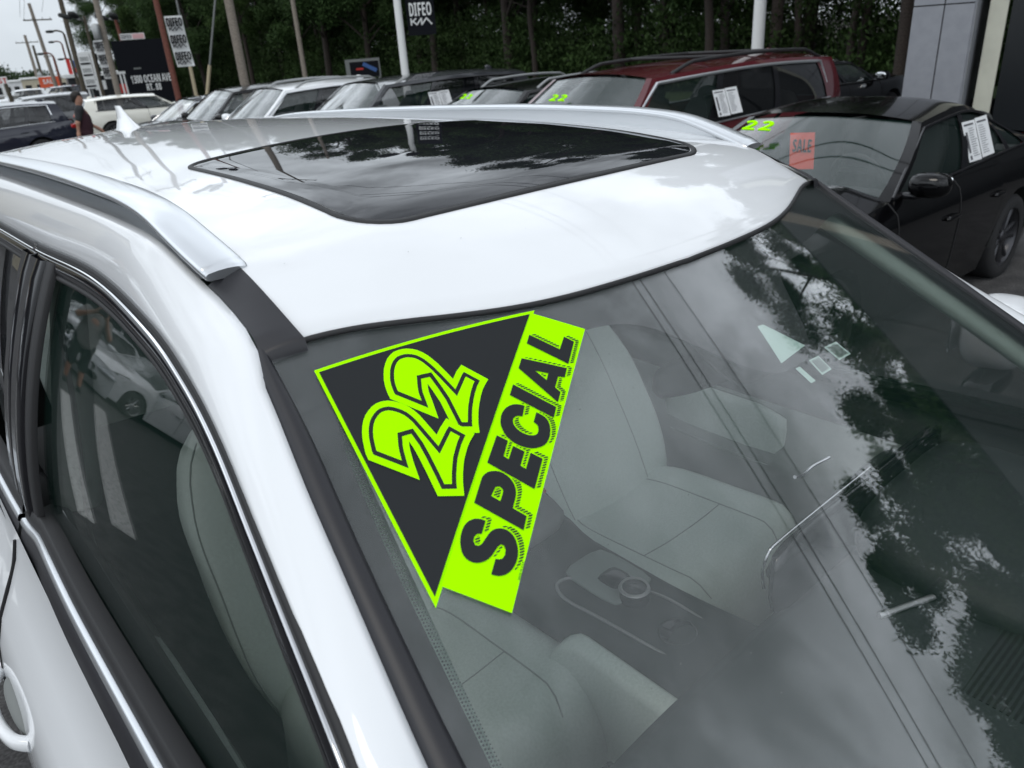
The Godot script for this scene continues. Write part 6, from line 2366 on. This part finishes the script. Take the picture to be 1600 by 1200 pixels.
func field_mesh(bones: Array, cell: float, blend: float) -> Shape:
	# surface nets of tapered capsules joined smoothly; bones: [from, to, radius, radius]
	var lo := Vector3.ONE * 1e9
	var hi := Vector3.ONE * -1e9
	for b in bones:
		for k in 2:
			var r := Vector3.ONE * (float(b[2 + k]) + cell * 2.5)
			lo = lo.min(b[k] - r)
			hi = hi.max(b[k] + r)
	var n := Vector3i(((hi - lo) / cell).ceil()) + Vector3i.ONE
	var f := PackedFloat32Array()
	f.resize(n.x * n.y * n.z)
	f.fill(10.0)
	for b in bones:
		var p0: Vector3 = b[0]
		var p1: Vector3 = b[1]
		var reach := Vector3.ONE * (maxf(b[2], b[3]) + blend + cell * 2.0)
		var a := Vector3i(((p0.min(p1) - reach - lo) / cell).floor()).max(Vector3i.ZERO)
		var e := Vector3i(((p0.max(p1) + reach - lo) / cell).ceil()).min(n - Vector3i.ONE)
		var ax := p1 - p0
		var l2 := maxf(ax.length_squared(), 1e-8)
		for z in range(a.z, e.z + 1):
			for y in range(a.y, e.y + 1):
				var at := (z * n.y + y) * n.x
				for x in range(a.x, e.x + 1):
					var p := lo + Vector3(x, y, z) * cell
					var t := clampf((p - p0).dot(ax) / l2, 0, 1)
					var d: float = p.distance_to(p0 + ax * t) - lerpf(b[2], b[3], t)
					var o := f[at + x]
					var h := maxf(blend - absf(o - d), 0.0) / blend
					f[at + x] = minf(o, d) - h * h * blend * 0.25
	var s := Shape.new()
	s.group += 1
	var vert := {}
	for z in n.z - 1:
		for y in n.y - 1:
			for x in n.x - 1:
				var c := Vector3.ZERO
				var cuts := 0
				var base := (z * n.y + y) * n.x + x
				var v0 := f[base]
				if v0 > cell * 2.0 or v0 < -cell * 2.0:
					continue
				for ed in EDGES:
					var i0: Vector3i = ed[0]
					var i1: Vector3i = ed[1]
					var a: float = f[base + (i0.z * n.y + i0.y) * n.x + i0.x]
					var b: float = f[base + (i1.z * n.y + i1.y) * n.x + i1.x]
					if (a < 0) != (b < 0):
						c += Vector3(i0).lerp(Vector3(i1), a / (a - b))
						cuts += 1
				if cuts:
					vert[Vector3i(x, y, z)] = lo + (Vector3(x, y, z) + c / cuts) * cell
	for q in vert:
		var base: int = (q.z * n.y + q.y) * n.x + q.x
		for ax in 3:
			var step := Vector3i.ZERO
			step[ax] = 1
			var a: float = f[base]
			var b: float = f[base + (step.z * n.y + step.y) * n.x + step.x]
			if (a < 0) == (b < 0):
				continue
			var u := Vector3i.ZERO
			var v := Vector3i.ZERO
			u[(ax + 1) % 3] = 1
			v[(ax + 2) % 3] = 1
			if vert.has(q - u) and vert.has(q - v) and vert.has(q - u - v):
				if a < 0:
					s.quad(vert[q], vert[q - v], vert[q - u - v], vert[q - u])
				else:
					s.quad(vert[q], vert[q - u], vert[q - u - v], vert[q - v])
	return s


const EDGES := [
	[Vector3i(0, 0, 0), Vector3i(1, 0, 0)], [Vector3i(0, 1, 0), Vector3i(1, 1, 0)], [Vector3i(0, 0, 1), Vector3i(1, 0, 1)], [Vector3i(0, 1, 1), Vector3i(1, 1, 1)],
	[Vector3i(0, 0, 0), Vector3i(0, 1, 0)], [Vector3i(1, 0, 0), Vector3i(1, 1, 0)], [Vector3i(0, 0, 1), Vector3i(0, 1, 1)], [Vector3i(1, 0, 1), Vector3i(1, 1, 1)],
	[Vector3i(0, 0, 0), Vector3i(0, 0, 1)], [Vector3i(1, 0, 0), Vector3i(1, 0, 1)], [Vector3i(0, 1, 0), Vector3i(0, 1, 1)], [Vector3i(1, 1, 0), Vector3i(1, 1, 1)]]


func person(label: String, at: Vector3, turn: float, hands: Array, elbows: Array, feet: Array, knees: Array, shirt: String, sleeves: String, legs: String, long_legs: bool) -> Node3D:
	# faces +z; hands, elbows, feet, knees are left then right
	var o := thing("person", label, "person", at, turn)
	var hip := [Vector3(0.095, 0.92, 0), Vector3(-0.095, 0.92, 0)]
	var sh := [Vector3(0.19, 1.43, 0), Vector3(-0.19, 1.43, 0)]
	var body := []
	var cloth := []
	var sleeve := []
	var trouser := []
	body.append([Vector3(0, 1.00, 0), Vector3(0, 1.30, 0.01), 0.15, 0.15])
	body.append([Vector3(0, 1.40, 0), Vector3(0, 1.56, 0.02), 0.075, 0.06])
	body.append([Vector3(0, 1.63, 0.03), Vector3(0, 1.71, 0.015), 0.085, 0.092])
	body.append([Vector3(0, 1.60, 0.075), Vector3(0, 1.655, 0.10), 0.04, 0.018])
	cloth.append([Vector3(0.05, 0.93, 0), Vector3(0.08, 1.36, 0), 0.155, 0.12])
	cloth.append([Vector3(-0.05, 0.93, 0), Vector3(-0.08, 1.36, 0), 0.155, 0.12])
	cloth.append([Vector3(0, 1.08, 0.05), Vector3(0, 1.22, 0.05), 0.14, 0.14])
	sleeve.append([sh[0], sh[1], 0.085, 0.085])
	sleeve.append([Vector3(0, 1.34, 0.0), Vector3(0, 1.45, 0.0), 0.12, 0.09])
	for k in 2:
		var e: Vector3 = elbows[k]
		var w: Vector3 = hands[k]
		body.append([sh[k], e, 0.055, 0.042])
		body.append([e, w, 0.042, 0.030])
		var d := (w - e).normalized()
		var side := d.cross(Vector3.UP).normalized()
		body.append([w, w + d * 0.09, 0.036, 0.034])
		for q in 4:
			var root := w + d * 0.08 + side * (q - 1.5) * 0.019
			body.append([root, root + d * (0.055 + 0.012 * float(q == 1 or q == 2)) + Vector3(0, -0.02, 0), 0.0105, 0.009])
		body.append([w + d * 0.03 - side * 0.03, w + d * 0.08 - side * 0.055, 0.013, 0.010])
		sleeve.append([sh[k], sh[k].lerp(e, 0.72), 0.075, 0.072])
		var kn: Vector3 = knees[k]
		var ft: Vector3 = feet[k]
		body.append([hip[k], kn, 0.09, 0.06])
		body.append([kn, ft + Vector3(0, 0.08, 0), 0.058, 0.042])
		trouser.append([hip[k], kn, 0.112, 0.082])
		trouser.append([kn, kn.lerp(ft, 0.86 if long_legs else 0.12), 0.082, 0.070 if long_legs else 0.085])
	trouser.append([hip[0], hip[1], 0.12, 0.12])
	part("body", field_mesh(body, 0.02, 0.05), M["skin"], o)
	part("shirt", field_mesh(cloth, 0.025, 0.07), M[shirt], o)
	part("sleeves", field_mesh(sleeve, 0.022, 0.05), M[sleeves], o)
	part("trousers", field_mesh(trouser, 0.025, 0.05), M[legs], o)
	var hair := [[Vector3(0, 1.72, -0.005), Vector3(0, 1.745, 0.03), 0.095, 0.085], [Vector3(0, 1.66, -0.035), Vector3(0, 1.72, -0.01), 0.075, 0.09]]
	part("hair", field_mesh(hair, 0.016, 0.03), M["hair"], o)
	for k in 2:
		var ft: Vector3 = feet[k]
		part("shoe", Shape.new().pillow(ft + Vector3(0, 0.05, 0.06), Vector3(0.10, 0.10, 0.28), 2.6, Basis(), 16, 8), M["shoe"], o)
	return o


func build_people() -> void:
	var z := -19.6
	person("person in charcoal sleeves and maroon clothes walking past the parked SUVs", Vector3(3.62, ground_y(z), z), PI * 0.5 - 0.25,
		[Vector3(0.27, 0.98, 0.26), Vector3(-0.26, 0.92, -0.14)], [Vector3(0.28, 1.16, 0.04), Vector3(-0.27, 1.16, -0.10)], [Vector3(0.10, 0, -0.28), Vector3(-0.10, 0, 0.30)], [Vector3(0.10, 0.50, 0.02), Vector3(-0.10, 0.52, 0.20)], "maroon_cloth", "charcoal_cloth", "maroon_cloth", true)
	z = -9.8
	var p := person("person in grey T-shirt and dark shorts holding a phone up, mirrored in the side window", Vector3(-3.6, ground_y(z), z), 0.24,
		[Vector3(0.06, 1.55, 0.34), Vector3(-0.08, 1.55, 0.34)], [Vector3(0.30, 1.28, 0.20), Vector3(-0.30, 1.28, 0.20)], [Vector3(0.14, 0, 0.0), Vector3(-0.14, 0, 0.02)], [Vector3(0.12, 0.50, 0.03), Vector3(-0.12, 0.50, 0.03)], "grey_cloth", "grey_cloth", "dark_cloth", false)
	var phone := thing("phone", "dark phone held up by the person in the grey T-shirt", "phone", p.position + Basis(Vector3.UP, 0.24) * Vector3(-0.01, 1.57, 0.44), 0.24)
	part("phone_body", Shape.new().pillow(Vector3.ZERO, Vector3(0.155, 0.075, 0.009), 8.0), M["gloss_black"], phone)
	part("lens_block", Shape.new().pillow(Vector3(0.05, 0.012, 0.006), Vector3(0.035, 0.035, 0.006), 6.0), M["cabin_dark"], phone)
